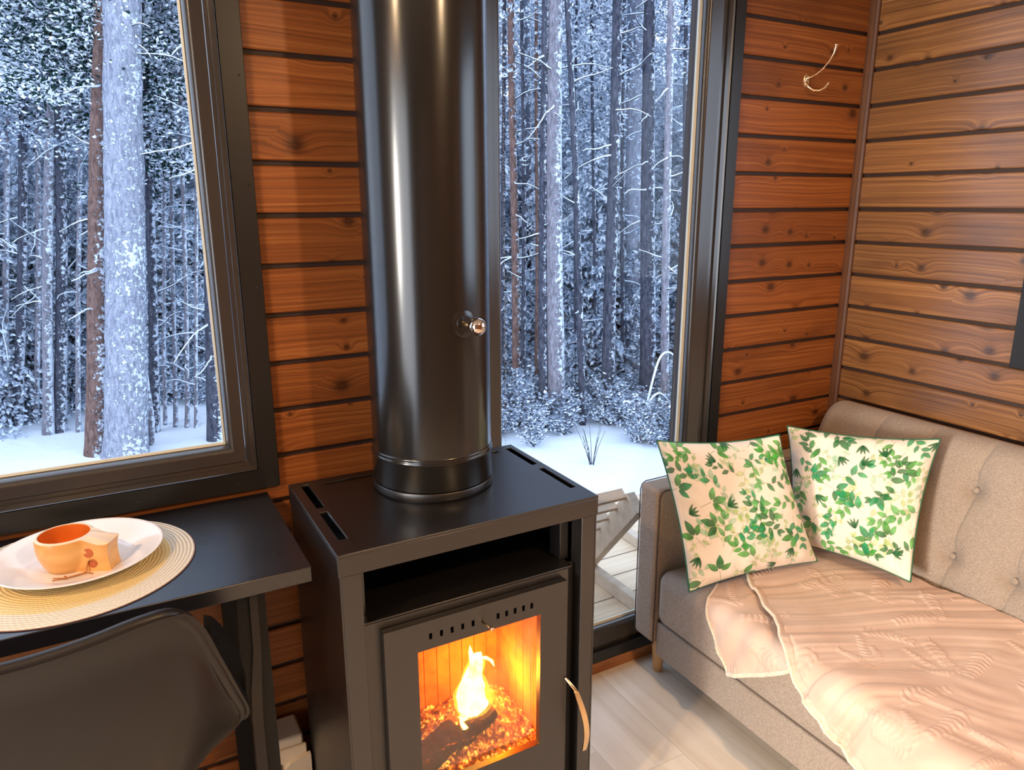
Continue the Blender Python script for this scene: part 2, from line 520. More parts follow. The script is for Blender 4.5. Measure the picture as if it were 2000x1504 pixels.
# corner batten: quarter section with a small groove
mb = MB()
a = 0.0215
mb.add([(RX-a, WY, 0), (RX-a, WY-0.008, 0), (RX-0.013, WY-0.014, 0), (RX-0.011, WY-0.0115, 0), (RX-0.008, WY-a, 0), (RX, WY-a, 0), (RX, WY, 0)] +
       [(RX-a, WY, CZ), (RX-a, WY-0.008, CZ), (RX-0.013, WY-0.014, CZ), (RX-0.011, WY-0.0115, CZ), (RX-0.008, WY-a, CZ), (RX, WY-a, CZ), (RX, WY, CZ)],
       [(i, (i+1) % 7, (i+1) % 7+7, i+7) for i in range(7)])
tag(mb.build('trim_1', M_BATTEN), kind='structure')
# oiled board under the glass door
mb = MB(); mb.box(0.70, 1.60, WY-0.012, WY+0.0, 0.0, 0.036)
tag(mb.build('baseboard_rear', M_THRESH, bevel=0.002), kind='structure')

def frame_sweep(rect, prof, depth_of, axis=0, sides='LRTB'):
    """profile = [(outward offset from the glass edge, depth coordinate), ...] mitred round rect (a0,a1,z0,z1)"""
    a0, a1, z0, z1 = rect
    mb = MB()
    rings = []
    for o, d in prof:
        pts = [(a0-o, z0-o), (a1+o, z0-o), (a1+o, z1+o), (a0-o, z1+o)]
        rings.append([((p[0], d, p[1]) if axis == 0 else (d, p[0], p[1])) for p in pts])
    vs = [p for r in rings for p in r]
    fs = []
    n = len(rings)
    for i in range(n-1):
        for k in range(4):
            k2 = (k+1) % 4
            fs.append((i*4+k, i*4+k2, (i+1)*4+k2, (i+1)*4+k))
    mb.add(vs, fs)
    return mb

def recalc(o):
    import bmesh
    bm = bmesh.new(); bm.from_mesh(o.data)
    bmesh.ops.recalc_face_normals(bm, faces=bm.faces)
    bm.to_mesh(o.data); bm.free()
    return o

def arc(o0, d0, o1, d1, n=6, bulge=1):
    """quarter-round from (o0,d0) to (o1,d1)"""
    out = []
    for i in range(n+1):
        t = i/n*PI/2
        out.append((o0+(o1-o0)*(1-math.cos(t)), d0+(d1-d0)*math.sin(t)))
    return out

# ---- window 1 (left picture window): pane, bead, rounded sash, stepped frame, flat casing
def glazed(name, rect, sgn, base, axis, glass_d, scale_cas=(0.10,), label=None, low=None):
    win = empty(name, ((rect[0]+rect[1])/2, base, rect[2]) if axis == 0 else (base, (rect[0]+rect[1])/2, rect[2]), None, None)
    tag(win, kind='structure')
    g = glass_d
    a0, a1, z0, z1 = rect
    mb = MB()
    if axis == 0: mb.box(a0-0.01, a1+0.01, g, g+0.006, z0-0.01, z1+0.01)
    else: mb.box(g, g+0.006, a0-0.01, a1+0.01, z0-0.01, z1+0.01)
    mb.build('glass', M_GLASS, win)
    return win

def sgn_prof(pr, base, s):
    return [(o, base + s*d) for o, d in pr]   # d = depth outwards from the wall face

win1 = glazed('window_1', (-1.30, 0.173, 0.873, 2.05), 1, WY, 0, WY+0.04)
R1 = (-1.30, 0.173, 0.873, 2.05)
o = frame_sweep(R1, sgn_prof([(0.0, 0.040), (0.0, 0.034), (0.004, 0.032), (0.006, 0.034)], WY, 1), None).build('glazing_bead', M_BEAD, win1); recalc(o)
o = frame_sweep(R1, sgn_prof([(0.005, 0.050), (0.005, 0.030)] + arc(0.005, 0.026, 0.022, 0.004)[1:] + [(0.0375, -0.001), (0.038, 0.006)], WY, 1), None).build('sash', M_ALU, win1, smooth=True, angle=35); recalc(o)
o = frame_sweep(R1, sgn_prof([(0.038, 0.012), (0.0395, 0.001), (0.0465, 0.000), (0.0475, -0.006), (0.0475, -0.007), (0.055, -0.008), (0.057, -0.012), (0.058, -0.004), (0.058, 0.03)], WY, 1), None).build('frame', M_ALU, win1); recalc(o)
o = frame_sweep(R1, sgn_prof([(0.0585, 0.01), (0.0585, -0.013), (0.100, -0.013), (0.101, -0.012), (0.101, 0.0)], WY, 1), None).build('casing', M_ALU2, win1); recalc(o)
mb = MB()
for z in (0.80, 1.00, 1.20, 1.40, 1.60):
    mb.lathe([(0.0, -0.0148), (0.0018, -0.0145), (0.0024, -0.012)], (0.262, WY, z), 10, 'y')
for x in (0.19, 0.0, -0.2):
    mb.lathe([(0.0, -0.0148), (0.0018, -0.0145), (0.0024, -0.012)], (x, WY, 0.79), 10, 'y')
tag(mb.build('screws', M_ALU2, win1, smooth=True))

# ---- door 1 (tall glass door)
RD = (0.843, 1.437, 0.139, 2.06)
door = glazed('door_1', RD, 1, WY, 0, WY+0.04)
o = frame_sweep(RD, sgn_prof([(0.0, 0.040), (0.0, 0.033), (0.0065, 0.030), (0.008, 0.034)], WY, 1), None).build('glazing_bead', M_BEAD, door); recalc(o)
o = frame_sweep(RD, sgn_prof([(0.007, 0.050), (0.007, 0.028)] + arc(0.007, 0.026, 0.024, 0.006)[1:] + [(0.052, -0.002), (0.054, 0.008)], WY, 1), None).build('sash', M_ALU, door, smooth=True, angle=35); recalc(o)
o = frame_sweep(RD, sgn_prof([(0.053, 0.014), (0.0545, 0.002), (0.066, 0.001), (0.068, -0.005), (0.080, -0.006), (0.083, -0.010), (0.085, -0.002), (0.085, 0.03)], WY, 1), None).build('frame', M_ALU, door); recalc(o)
o = frame_sweep((RD[0], RD[1], RD[2]+0.02, RD[3]), sgn_prof([(0.0855, 0.01), (0.0855, -0.013), (0.121, -0.013), (0.122, -0.012), (0.122, 0.0)], WY, 1), None).build('casing', M_ALU2, door); recalc(o)

# ---- window 2 (right wall, above the sofa)
RW = (-0.205, 0.917, 1.036, 1.90)
win2 = glazed('window_2', RW, 1, RX, 1, RX+0.04)
o = frame_sweep(RW, sgn_prof([(0.0, 0.050), (0.0, 0.030)] + arc(0.0, 0.026, 0.022, 0.004)[1:] + [(0.045, -0.001), (0.046, -0.008), (0.058, -0.012), (0.058, 0.03)], RX, 1), None, 1).build('frame', M_ALU, win2, smooth=True, angle=35); recalc(o)
o = frame_sweep(RW, sgn_prof([(0.0585, 0.01), (0.0585, -0.013), (0.100, -0.013), (0.101, -0.012), (0.101, 0.0)], RX, 1), None, 1).build('casing', M_ALU2, win2); recalc(o)

# ---- window 3 (outside the picture, it lets the daylight in)
RL = (-0.80, 0.61, 0.13, 1.90)
win3 = empty('window_3', (LX, -0.1, 0.8), None, None); tag(win3, kind='structure')
o = frame_sweep(RL, sgn_prof([(0.0, 0.050), (0.0, 0.0), (0.045, -0.008), (0.10, -0.012), (0.10, 0.0)], LX, -1), None, 1).build('frame', M_ALU, win3); recalc(o)
mb = MB(); mb.box(LX-0.045, LX-0.04, -0.81, 0.62, 0.12, 1.91); mb.build('glass', M_GLASS, win3)

# bead chain of the blind, hanging on the left stile of the glass door
mb = MB()
for i in range(170):
    z = 2.02 - i*0.0075
    if z < 0.76: break
    x = 0.826 + 0.0035*math.sin((2.0-z)*1.3)
    mb.lathe([(0.0, -0.0016), (0.0016, 0.0), (0.0, 0.0016)], (x, WY-0.012, z), 6, 'z')
for i in range(4):
    mb.lathe([(0.0, -0.0016), (0.0016, 0.0), (0.0, 0.0016)], (0.8265+i*0.0036, WY-0.012, 0.758), 6, 'z')
tag(mb.build('bead_chain', M_BEAD, smooth=True), 'thin bead chain of a blind hanging on the glass door stile behind the flue pipe', 'chain')

# ------------------------------------------------------------------ wood stove
SX0, SX1, SY0, SY1, SZ = 0.276, 0.804, 1.101, 1.463, 0.799
stove = empty('wood_stove', (0.54, 1.28, 0.0), 'dark grey steel wood stove with a burning fire behind its glass door', 'stove')
def cut_plate(name, x0, x1, y0, y1, z0, z1, holes, mat, parent, bevel=0):
    mb = MB(); xs = sorted({x0, x1} | {h[k] for h in holes for k in (0, 1)}); ys = sorted({y0, y1} | {h[k] for h in holes for k in (2, 3)})
    def hole(i, j):
        if i < 0 or j < 0 or i >= len(xs)-1 or j >= len(ys)-1: return True
        mx, my = (xs[i]+xs[i+1])/2, (ys[j]+ys[j+1])/2
        return any(h[0] < mx < h[1] and h[2] < my < h[3] for h in holes)
    vid = {}
    def V(i, j, t):
        if (i, j, t) not in vid:
            vid[(i, j, t)] = len(mb.v); mb.v.append((xs[i], ys[j], z1 if t else z0))
        return vid[(i, j, t)]
    for i in range(len(xs)-1):
        for j in range(len(ys)-1):
            if hole(i, j): continue
            mb.f.append((V(i,j,1), V(i+1,j,1), V(i+1,j+1,1), V(i,j+1,1))); mb.m.append(0)
            mb.f.append((V(i,j,0), V(i,j+1,0), V(i+1,j+1,0), V(i+1,j,0))); mb.m.append(0)
            if hole(i-1, j): mb.f.append((V(i,j,0), V(i,j,1), V(i,j+1,1), V(i,j+1,0))); mb.m.append(0)
            if hole(i+1, j): mb.f.append((V(i+1,j,0), V(i+1,j+1,0), V(i+1,j+1,1), V(i+1,j,1))); mb.m.append(0)
            if hole(i, j-1): mb.f.append((V(i,j,0), V(i+1,j,0), V(i+1,j,1), V(i,j,1))); mb.m.append(0)
            if hole(i, j+1): mb.f.append((V(i,j+1,0), V(i,j+1,1), V(i+1,j+1,1), V(i+1,j+1,0))); mb.m.append(0)
    return mb.build(name, mat, parent, bevel=bevel)
slots = [(0.297, 0.312, 1.313, 1.444), (0.296, 0.311, 1.159, 1.290), (0.344, 0.455, 1.426, 1.436),
         (0.777, 0.790, 1.316, 1.442), (0.777, 0.790, 1.161, 1.289), (0.640, 0.752, 1.426, 1.436)]
cut_plate('top_plate', SX0, SX1, SY0, SY1, SZ-0.006, SZ, slots, M_STEEL, stove, bevel=0.0018)
mb = MB()
t = 0.003
mb.box(SX0, SX1, SY0, SY0+t, SZ-0.041, SZ-0.0055); mb.box(SX0, SX0+t, SY0+t, SY1-t, SZ-0.041, SZ-0.0055)
mb.box(SX1-t, SX1, SY0+t, SY1-t, SZ-0.041, SZ-0.0055); mb.box(SX0, SX1, SY1-t, SY1, SZ-0.041, SZ-0.0055)
mb.build('top_rim', M_STEEL, stove, bevel=0.0012)
mb = MB(); mb.box(SX0+0.006, SX1-0.006, SY0+0.045, SY1-0.007, SZ-0.036, SZ-0.034); mb.build('slot_shade_plate', M_BLACK, stove)  # black sheet added so the slots read as deep shade
IX0, IX1 = 0.3165, 0.7675
mb = MB(); mb.box(SX0+0.002, SX0+0.005, SY0+0.002, SY1-0.003, 0.02, SZ-0.0405); mb.build('side_panel', M_STEEL, stove)
mb = MB(); mb.box(SX1-0.005, SX1-0.002, SY0+0.002, SY1-0.003, 0.02, SZ-0.0405); mb.build('side_panel', M_STEEL, stove)
mb = MB(); mb.box(SX0+0.0052, SX1-0.0052, SY1-0.006, SY1-0.003, 0.02, SZ-0.0405); mb.build('back_panel', M_NICHE, stove)
mb = MB(); mb.box(SX0+0.002, SX1-0.002, SY0+0.004, SY1-0.003, 0.0, 0.019); mb.build('plinth', M_BLACK, stove)
# front posts and the recessed inner frame around the door
for x0, x1 in ((SX0+0.0052, IX0), (IX1, SX1-0.0052)):
    mb = MB(); mb.box(x0, x1, SY0+0.002, SY0+0.040, 0.02, SZ-0.0412)
    mb.build('front_post', M_STEEL, stove, bevel=0.001)
for x0, x1 in ((IX0+0.0005, IX0+0.016), (IX1-0.024, IX1-0.004)):
    mb = MB(); mb.box(x0, x1, SY0+0.045, SY0+0.085, 0.652, SZ-0.0412)
    mb.build('inner_post', M_STEEL, stove, bevel=0.001)
# niche between the top and the fire chamber
mb = MB()
mb.box(IX0+0.0005, IX1-0.0005, SY0+0.24, SY0+0.243, 0.652, SZ-0.0415)
mb.build('niche_back', M_NICHE, stove)
mb = MB()
NZ = 0.6515
mb.box(IX0+0.0005, IX1-0.0125, SY0+0.016, SY0+0.30, NZ-0.004, NZ)      # shelf
mb.build('niche_shelf', M_STEEL, stove, bevel=0.0012)
# face of the fire chamber (frame behind the door)
def face_frame(name, x0, x1, z0, z1, hx0, hx1, hz0, hz1, y0, y1, mat, parent, bevel=0, extra=()):
    """plate in the XZ plane with a rectangular opening and optional rounded slots"""
    holes = [(hx0, hx1, hz0, hz1)] + list(extra)
    o = cut_plate(name, x0, x1, z0, z1, 0, 1, holes, mat, None)
    me = o.data
    inv = parent_world(parent).inverted()
    for v in me.vertices:
        p = Vector((v.co.x, y0 if v.co.z > 0.5 else y1, v.co.y))
        v.co = inv @ p
    o.parent = parent
    if bevel:
        b = o.modifiers.new('bevel', 'BEVEL'); b.width = bevel; b.segments = 2; b.limit_method = 'ANGLE'
    return o
FX0, FX1, FZ0 = IX0+0.002, 0.7455, 0.05
face_frame('chamber_face', FX0, FX1, FZ0, NZ-0.0045, 0.40, 0.68, 0.25, 0.585, SY0+0.016, SY0+0.020, M_STEEL, stove)
mb = MB(); mb.box(0.7462, 0.7672, SY0+0.030, SY0+0.034, 0.05, 0.651); mb.build('gap_panel', M_BLACK, stove)
# the door: slab with an air-slot row, pane opening, knob and handle
sdoor = empty('stove_door', (0, 0, 0), None, None); sdoor.parent = stove; sdoor.location = (0, 0, 0)
DX0, DX1, DZ0, DZ1 = 0.3480, 0.7320, 0.085, 0.632
GX0, GX1, GZ0, GZ1 = 0.411, 0.6705, 0.272, 0.5735
sl = []
for i in range(5): sl.append((0.4335+i*0.0215, 0.4395+i*0.0215, 0.5935, 0.6055))
for i in range(5): sl.append((0.5725+i*0.0187, 0.5785+i*0.0187, 0.5930, 0.6050))
bpy.data.objects.remove(sdoor)
face_frame('stove_door', DX0, DX1, DZ0, DZ1, GX0, GX1, GZ0, GZ1, SY0-0.001, SY0+0.0145, M_STEEL, stove, 0.0012, sl)
sdoor = [o for o in stove.children if o.name.startswith('stove_door')][0]
def sub(mb, name, mat, **k): 
    o = mb.build(name, mat, stove, **k); 
    o.parent = sdoor
    return o
mb = MB(); mb.box(GX0-0.006, GX1+0.006, SY0+0.0150, SY0+0.0158, GZ0-0.006, GZ1+0.006); sub(mb, 'door_glass', M_FGLASS)
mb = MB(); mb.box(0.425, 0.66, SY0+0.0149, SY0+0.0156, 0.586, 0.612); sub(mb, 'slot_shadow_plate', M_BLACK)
mb = MB(); mb.tube([(0.541, SY0-0.001, 0.597), (0.548, SY0-0.020, 0.594), (0.5495, SY0-0.026, 0.5935)], [0.0028, 0.0028, 0.0028], 10)
mb.lathe([(0.0, -0.030), (0.0030, -0.0295), (0.0040, -0.027), (0.0040, -0.022), (0.003, -0.021)], (0.5495, SY0, 0.5935), 14, 'y')
sub(mb, 'air_knob', M_BRASS, smooth=True)
# curved flat brass handle on a small stem
mb = MB()
mb.tube([(0.7315, SY0-0.002, 0.408), (0.735, SY0-0.012, 0.402), (0.742, SY0-0.021, 0.390), (0.745, SY0-0.024, 0.383)], [0.003, 0.0035, 0.0035, 0.003], 10)
prof = []
N = 22
for i in range(N+1):
    tt = i/N
    z = 0.386 - 0.150*tt
    x = 0.7435 + 0.022*tt + 0.004*math.sin(tt*PI)
    y = SY0 - 0.024 - 0.017*math.sin(tt*PI*0.95)
    prof.append((x, y, z))
vs, fs = [], []
for i, (x, y, z) in enumerate(prof):
    hw = 0.0062*(1-0.25*(abs(i-N/2)/(N/2))**4)
    vs += [(x-hw, y-0.0011, z), (x+hw, y-0.0016, z), (x+hw, y+0.0011, z), (x-hw, y+0.0016, z)]
for i in range(N):
    for k in range(4):
        k2 = (k+1) % 4
        fs.append((i*4+k, (i+1)*4+k, (i+1)*4+k2, i*4+k2))
fs += [(0, 1, 2, 3), (N*4+3, N*4+2, N*4+1, N*4)]
mb.add(vs, fs)
o = sub(mb, 'door_handle', M_BRASS, smooth=True, angle=40)
o['label'] = 'curved satin brass handle'

# fire chamber lining: ribbed boards
def m_lining():
    m = NT('fire_clay_lining')
    co = m.coord()
    nz = m.noise(co, 26, 4, 0.6).outputs[0]
    col = m.ramp(nz, [(0.3, (0.42, 0.12, 0.035, 1)), (0.7, (0.66, 0.22, 0.07, 1))])
    b = m.bsdf(Base_Color=col, Roughness=0.85)
    m.set(b, 'Normal', m.bump(nz, 0.15, 0.001))
    return m.mat
M_LIN = m_lining()
mb = MB()
LX0, LX1, LY0, LY1, LZ0, LZ1 = 0.360, 0.705, SY0+0.022, SY0+0.255, 0.232, 0.600
n = 11
for i in range(n):        # back boards with grooves
    x0 = LX0+(LX1-LX0)*i/n; x1 = LX0+(LX1-LX0)*(i+1)/n
    mb.box(x0+0.0008, x1-0.0008, LY1-0.006, LY1+0.004, LZ0, LZ1)
mb.box(LX0, LX1, LY1, LY1+0.006, LZ0, LZ1)
for i in range(7):
    y0 = LY0+(LY1-LY0)*i/7; y1 = LY0+(LY1-LY0)*(i+1)/7
    mb.box(LX0-0.004, LX0+0.004, y0+0.0008, y1-0.0008, LZ0, LZ1)
    mb.box(LX1-0.004, LX1+0.004, y0+0.0008, y1-0.0008, LZ0, LZ1)
mb.box(LX0-0.008, LX0, LY0, LY1, LZ0, LZ1); mb.box(LX1, LX1+0.008, LY0, LY1, LZ0, LZ1)
mb.box(LX0, LX1, LY0, LY1, LZ1, LZ1+0.006); mb.box(LX0, LX1, LY0, LY1, LZ0-0.008, LZ0)
mb.build('fire_lining', M_LIN, stove)

# embers, logs and the flame
def m_ember():
    m = NT('glowing_embers')
    co = m.coord()
    nz = m.noise(co, 75, 4, 0.7).outputs[0]
    col = m.ramp(nz, [(0.42, (0.10, 0.02, 0.005, 1)), (0.53, (0.85, 0.16, 0.008, 1)), (0.64, (1.0, 0.50, 0.06, 1))])
    st = m.ramp(nz, [(0.45, (0, 0, 0, 1)), (0.60, (0.5, 0.5, 0.5, 1)), (0.70, (1, 1, 1, 1))])
    b = m.bsdf(Base_Color=(0.16, 0.07, 0.03, 1), Roughness=0.95, Emission_Color=col)
    m.set(b, 'Emission Strength', m.math('MULTIPLY', st, 1.7))
    return m.mat
M_EMBER = m_ember()
def m_log():
    m = NT('charred_log')
    co = m.coord()
    mp = m.n('ShaderNodeMapping', None, i0=co); mp.inputs['Scale'].default_value = (25, 90, 90)
    nz = m.noise(mp.outputs[0], 1.0, 5, 0.7).outputs[0]
    col = m.ramp(nz, [(0.35, (0.006, 0.003, 0.002, 1)), (0.75, (0.07, 0.025, 0.010, 1))])
    b = m.bsdf(Base_Color=col, Roughness=0.9, Emission_Color=(1.0, 0.16, 0.01, 1))
    m.set(b, 'Emission Strength', m.math('MULTIPLY', m.math('GREATER_THAN', nz, 0.62), 0.35))
    m.set(b, 'Normal', m.bump(nz, 0.9, 0.004))
    return m.mat
M_LOG = m_log()
def blob_grid(nx, ny, fn):
    vs = [fn(i/(nx-1), j/(ny-1)) for j in range(ny) for i in range(nx)]
    fs = [(j*nx+i, j*nx+i+1, (j+1)*nx+i+1, (j+1)*nx+i) for j in range(ny-1) for i in range(nx-1)]
    return vs, fs
def ember_z(x, y):
    h = 0.012 + 0.058*math.exp(-((x-0.635)/0.055)**2 - ((y-1.27)/0.08)**2) + 0.022*math.exp(-((x-0.52)/0.06)**2 - ((y-1.25)/0.06)**2)
    p = Vector((x*55, y*55, 0))
    return LZ0 + max(0.002, h + 0.014*(mnoise.noise(p)) + 0.010*abs(mnoise.noise(p*2.3)))
mb = MB()
vs, fs = blob_grid(120, 84, lambda a, b: (LX0+0.006+(LX1-LX0-0.012)*a, LY0+0.002+(LY1-LY0-0.012)*b, ember_z(LX0+(LX1-LX0)*a, LY0+(LY1-LY0)*b)))
mb.add(vs, fs)
o = mb.build('ember_bed', M_EMBER, smooth=True)
tag(o, 'glowing orange bed of embers and ash behind the stove glass', 'embers', kind='stuff')
def log(name, a, b, r, label, seed):
    mb = MB(); a, b = Vector(a), Vector(b)
    n, sg = 26, 22
    d = (b-a); L = d.length; d.normalize()
    s = d.cross(Vector((0, 0, 1))).normalized(); t2 = s.cross(d)
    vs, fs = [], []
    for i in range(n+1):
        for k in range(sg):
            an = 2*PI*k/sg
            rad = r*(1+0.16*mnoise.noise(Vector((i*0.25+seed, math.cos(an)*1.3, math.sin(an)*1.3))) + 0.10*mnoise.noise(Vector((i*1.1+seed, math.cos(an)*4, math.sin(an)*4))))
            if i in (0, n): rad *= 0.9
            vs.append(a + d*(L*i/n) + s*(math.cos(an)*rad) + t2*(math.sin(an)*rad))
    for i in range(n):
        for k in range(sg):
            k2 = (k+1) % sg
            fs.append((i*sg+k, i*sg+k2, (i+1)*sg+k2, (i+1)*sg+k))
    fs.append(tuple(range(sg-1, -1, -1))); fs.append(tuple(n*sg+k for k in range(sg)))
    mb.add(vs, fs)
    o = mb.build(name, M_LOG, smooth=True, angle=60)
    return tag(o, label, 'log', 'logs burning in the stove')
log('firewood_log', (0.385, 1.155, 0.262), (0.525, 1.205, 0.285), 0.030, 'charred log lying at the front left of the fire, its bark cracked', 3.1)
log('firewood_log', (0.520, 1.200, 0.262), (0.622, 1.225, 0.288), 0.022, 'smaller glowing log right under the flame', 9.4)

def m_fire(name, col, strength, fac, edge):
    m = NT(name)
    em = m.n('ShaderNodeEmission', None, Color=col, Strength=strength)
    tr = m.n('ShaderNodeBsdfTransparent')
    co = m.coord()
    nz = m.noise(co, 45, 3).outputs[0]
    mx = m.n('ShaderNodeMixShader', None, i0=m.math('ADD', fac, m.math('MULTIPLY', m.math('SUBTRACT', nz, 0.5), edge), clamp=True))
    m.t.links.new(tr.outputs[0], mx.inputs[1]); m.t.links.new(em.outputs[0], mx.inputs[2])
    m.t.links.new(mx.outputs[0], m.out.inputs[0])
    return m.mat
M_F_OUT = m_fire('outer_flame', (1.0, 0.28, 0.02, 1), 1.2, 0.06, 0.5)
M_F_MID = m_fire('middle_flame', (1.0, 0.40, 0.03, 1), 1.8, 0.30, 0.9)
M_F_IN = m_fire('inner_flame', (1.0, 0.60, 0.13, 1), 6.0, 0.95, 0.1)
def tongue(mb, base, pts, rad, seed, sq=0.55, n=18, mi=0):
    """flame tongue following pts with radii, wavy surface"""
    m = 26
    vs, fs = [], []
    P = [Vector(p) for p in pts]
    for i in range(m+1):
        u = i/m*(len(P)-1); k = min(int(u), len(P)-2); f = u-k; f = f*f*(3-2*f)
        c = P[k].lerp(P[k+1], f); r = rad[k]*(1-f)+rad[k+1]*f
        for j in range(n):
            an = 2*PI*j/n
            rr_ = r*(1+0.22*mnoise.noise(Vector((math.cos(an)*1.2+seed, math.sin(an)*1.2, i*0.22))))
            vs.append((c.x+math.cos(an)*rr_, c.y+math.sin(an)*rr_*sq, c.z))
    for i in range(m):
        for j in range(n):
            j2 = (j+1) % n
            fs.append((i*n+j, i*n+j2, (i+1)*n+j2, (i+1)*n+j))
    fs.append(tuple(range(n-1, -1, -1))); fs.append(tuple(m*n+j for j in range(n)))
    mb.add(vs, fs, mi)
flame = empty('flame', (0.58, 1.225, 0.29), 'bright yellow flame rising from the burning logs in the stove', 'flame')
def T(scale, seed, mat, nm):
    mb = MB()
    s = scale
    tongue(mb, None, [(0.582,1.225,0.287),(0.580,1.225,0.315),(0.573,1.225,0.350),(0.577,1.225,0.385),(0.588,1.225,0.415),(0.590,1.225,0.437)],
           [0.026*s, 0.036*s, 0.033*s, 0.023*s, 0.017*s, 0.010*s], seed)
    tongue(mb, None, [(0.583,1.223,0.395),(0.580,1.222,0.425),(0.573,1.221,0.448),(0.571,1.22,0.466)], [0.013*s, 0.009*s, 0.005*s, 0.0008], seed+3)
    tongue(mb, None, [(0.592,1.224,0.425),(0.606,1.223,0.425),(0.622,1.222,0.412),(0.628,1.221,0.397)], [0.008*s, 0.006*s, 0.004*s, 0.0008], seed+5)
    tongue(mb, None, [(0.555,1.205,0.262),(0.548,1.20,0.285),(0.540,1.20,0.303),(0.534,1.20,0.322)], [0.004*s, 0.007*s, 0.004*s, 0.0006], seed+7)
    tongue(mb, None, [(0.605,1.225,0.285),(0.609,1.224,0.300),(0.607,1.223,0.318)], [0.008*s, 0.008*s, 0.001], seed+9)
    tongue(mb, None, [(0.560,1.220,0.285),(0.552,1.22,0.302),(0.556,1.22,0.325)], [0.010*s, 0.008*s, 0.001], seed+11)
    return mb.build(nm, mat, flame, smooth=True)
T(0.98, 1.0, M_F_IN, 'flame_core')
T(1.20, 4.0, M_F_MID, 'flame_body')
T(1.6, 8.0, M_F_OUT, 'flame_edge')
def point(name, loc, e, col, r, parent=None):
    l = bpy.data.lights.new(name, 'POINT'); l.energy = e; l.color = col; l.shadow_soft_size = r
    o = bpy.data.objects.new(name, l); o.location = loc; COL.objects.link(o); return o
point('fire_light', (0.640, 1.240, 0.345), 2.3, (1.0, 0.20, 0.006), 0.022)
point('fire_light_low', (0.54, 1.17, 0.42), 0.35, (1.0, 0.07, 0.002), 0.02)

# ------------------------------------------------------------------ flue pipe
PCX, PCY = 0.549, 1.338
pipe = empty('flue_pipe', (PCX, PCY, SZ), 'wide satin black flue pipe rising from the stove top', 'chimney pipe')
mb = MB(); mb.lathe([(0.1215, 0.083), (0.1215, CZ-SZ)], (PCX, PCY, SZ), 160)
mb.build('pipe', M_PIPE, pipe, smooth=True)
mb = MB(); mb.lathe([(0.1175, 0.0185), (0.1215, 0.0200), (0.1235, 0.0215), (0.1235, 0.074), (0.1245, 0.076), (0.1250, 0.0785), (0.1235, 0.081), (0.1228, 0.0835), (0.1235, 0.086), (0.1222, 0.0885), (0.1212, 0.0892)], (PCX, PCY, SZ), 160)
mb.build('collar', M_PIPE, pipe, smooth=True, angle=50)
mb = MB(); mb.lathe([(0.10, 0.0), (0.1185, 0.0), (0.1185, 0.002), (0.1240, 0.003), (0.1248, 0.005), (0.1248, 0.016), (0.1235, 0.0185), (0.115, 0.0190)], (PCX, PCY, SZ), 160)
mb.build('flange', M_STEEL, pipe, smooth=True, angle=40)
# damper knob: disc, stem and chromed ball on the front right of the pipe
KA = math.atan2(-0.98, 0.20)
kd_ = Vector((math.cos(KA), math.sin(KA), 0))
kc = Vector((PCX, PCY, 1.146))
dam = empty('damper', tuple(kc + kd_*0.1215), None, None); dam.parent = pipe
dam.location = parent_world(pipe).inverted() @ (kc + kd_*0.1215)
side = kd_.cross(Vector((0, 0, 1)))
def disc(c, d, r, h, n=40):
    mb = MB(); s = d.cross(Vector((0, 0, 1))).normalized(); t2 = s.cross(d)
    vs = []
    for hh, r_ in h:
        for k in range(n):
            a = 2*PI*k/n; vs.append(c + d*hh + s*(math.cos(a)*r_) + t2*(math.sin(a)*r_))
    fs = []
    for i in range(len(h)-1):
        for k in range(n):
            k2 = (k+1) % n; fs.append((i*n+k, i*n+k2, (i+1)*n+k2, (i+1)*n+k))
    fs.append(tuple((len(h)-1)*n+k for k in range(n)))
    mb.add(vs, fs); return mb
mb = MB()
P0 = kc + kd_*0.1235
# shallow cover plate that follows the pipe
vs = []; NR, NA = 5, 40
for i in range(NR):
    for k in range(NA):
        r0 = 0.026*(i/(NR-1)); a = 2*PI*k/NA
        dx, dz = r0*math.cos(a), r0*math.sin(a)
        ang = KA + dx/0.1215
        rr_ = 0.1228 if i < NR-1 else 0.1213
        vs.append((PCX+math.cos(ang)*rr_, PCY+math.sin(ang)*rr_, 1.146+dz))
fs = [(i*NA+k, i*NA+(k+1) % NA, (i+1)*NA+(k+1) % NA, (i+1)*NA+k) for i in range(NR-1) for k in range(NA)]
mb.add(vs, fs); mb.build('cover_plate', M_PIPE, dam, smooth=True)
mb = disc(P0, kd_, 0.006, [(-0.002, 0.005), (0.018, 0.005), (0.020, 0.0042)], 20); mb.build('stem', M_BRASS, dam, smooth=True)
mb = MB(); bc = P0 + kd_*0.034
vs = []; nu, nv = 32, 20
prf = [(-0.0155, 0.006), (-0.013, 0.0105), (-0.009, 0.014), (-0.003, 0.0165), (0.003, 0.0166), (0.008, 0.0150), (0.012, 0.012), (0.0145, 0.008), (0.0158, 0.004), (0.0162, 0.0005)]
mb = disc(bc, kd_, 0.016, prf, 36)
o = mb.build('knob', M_CHROME, dam, smooth=True)

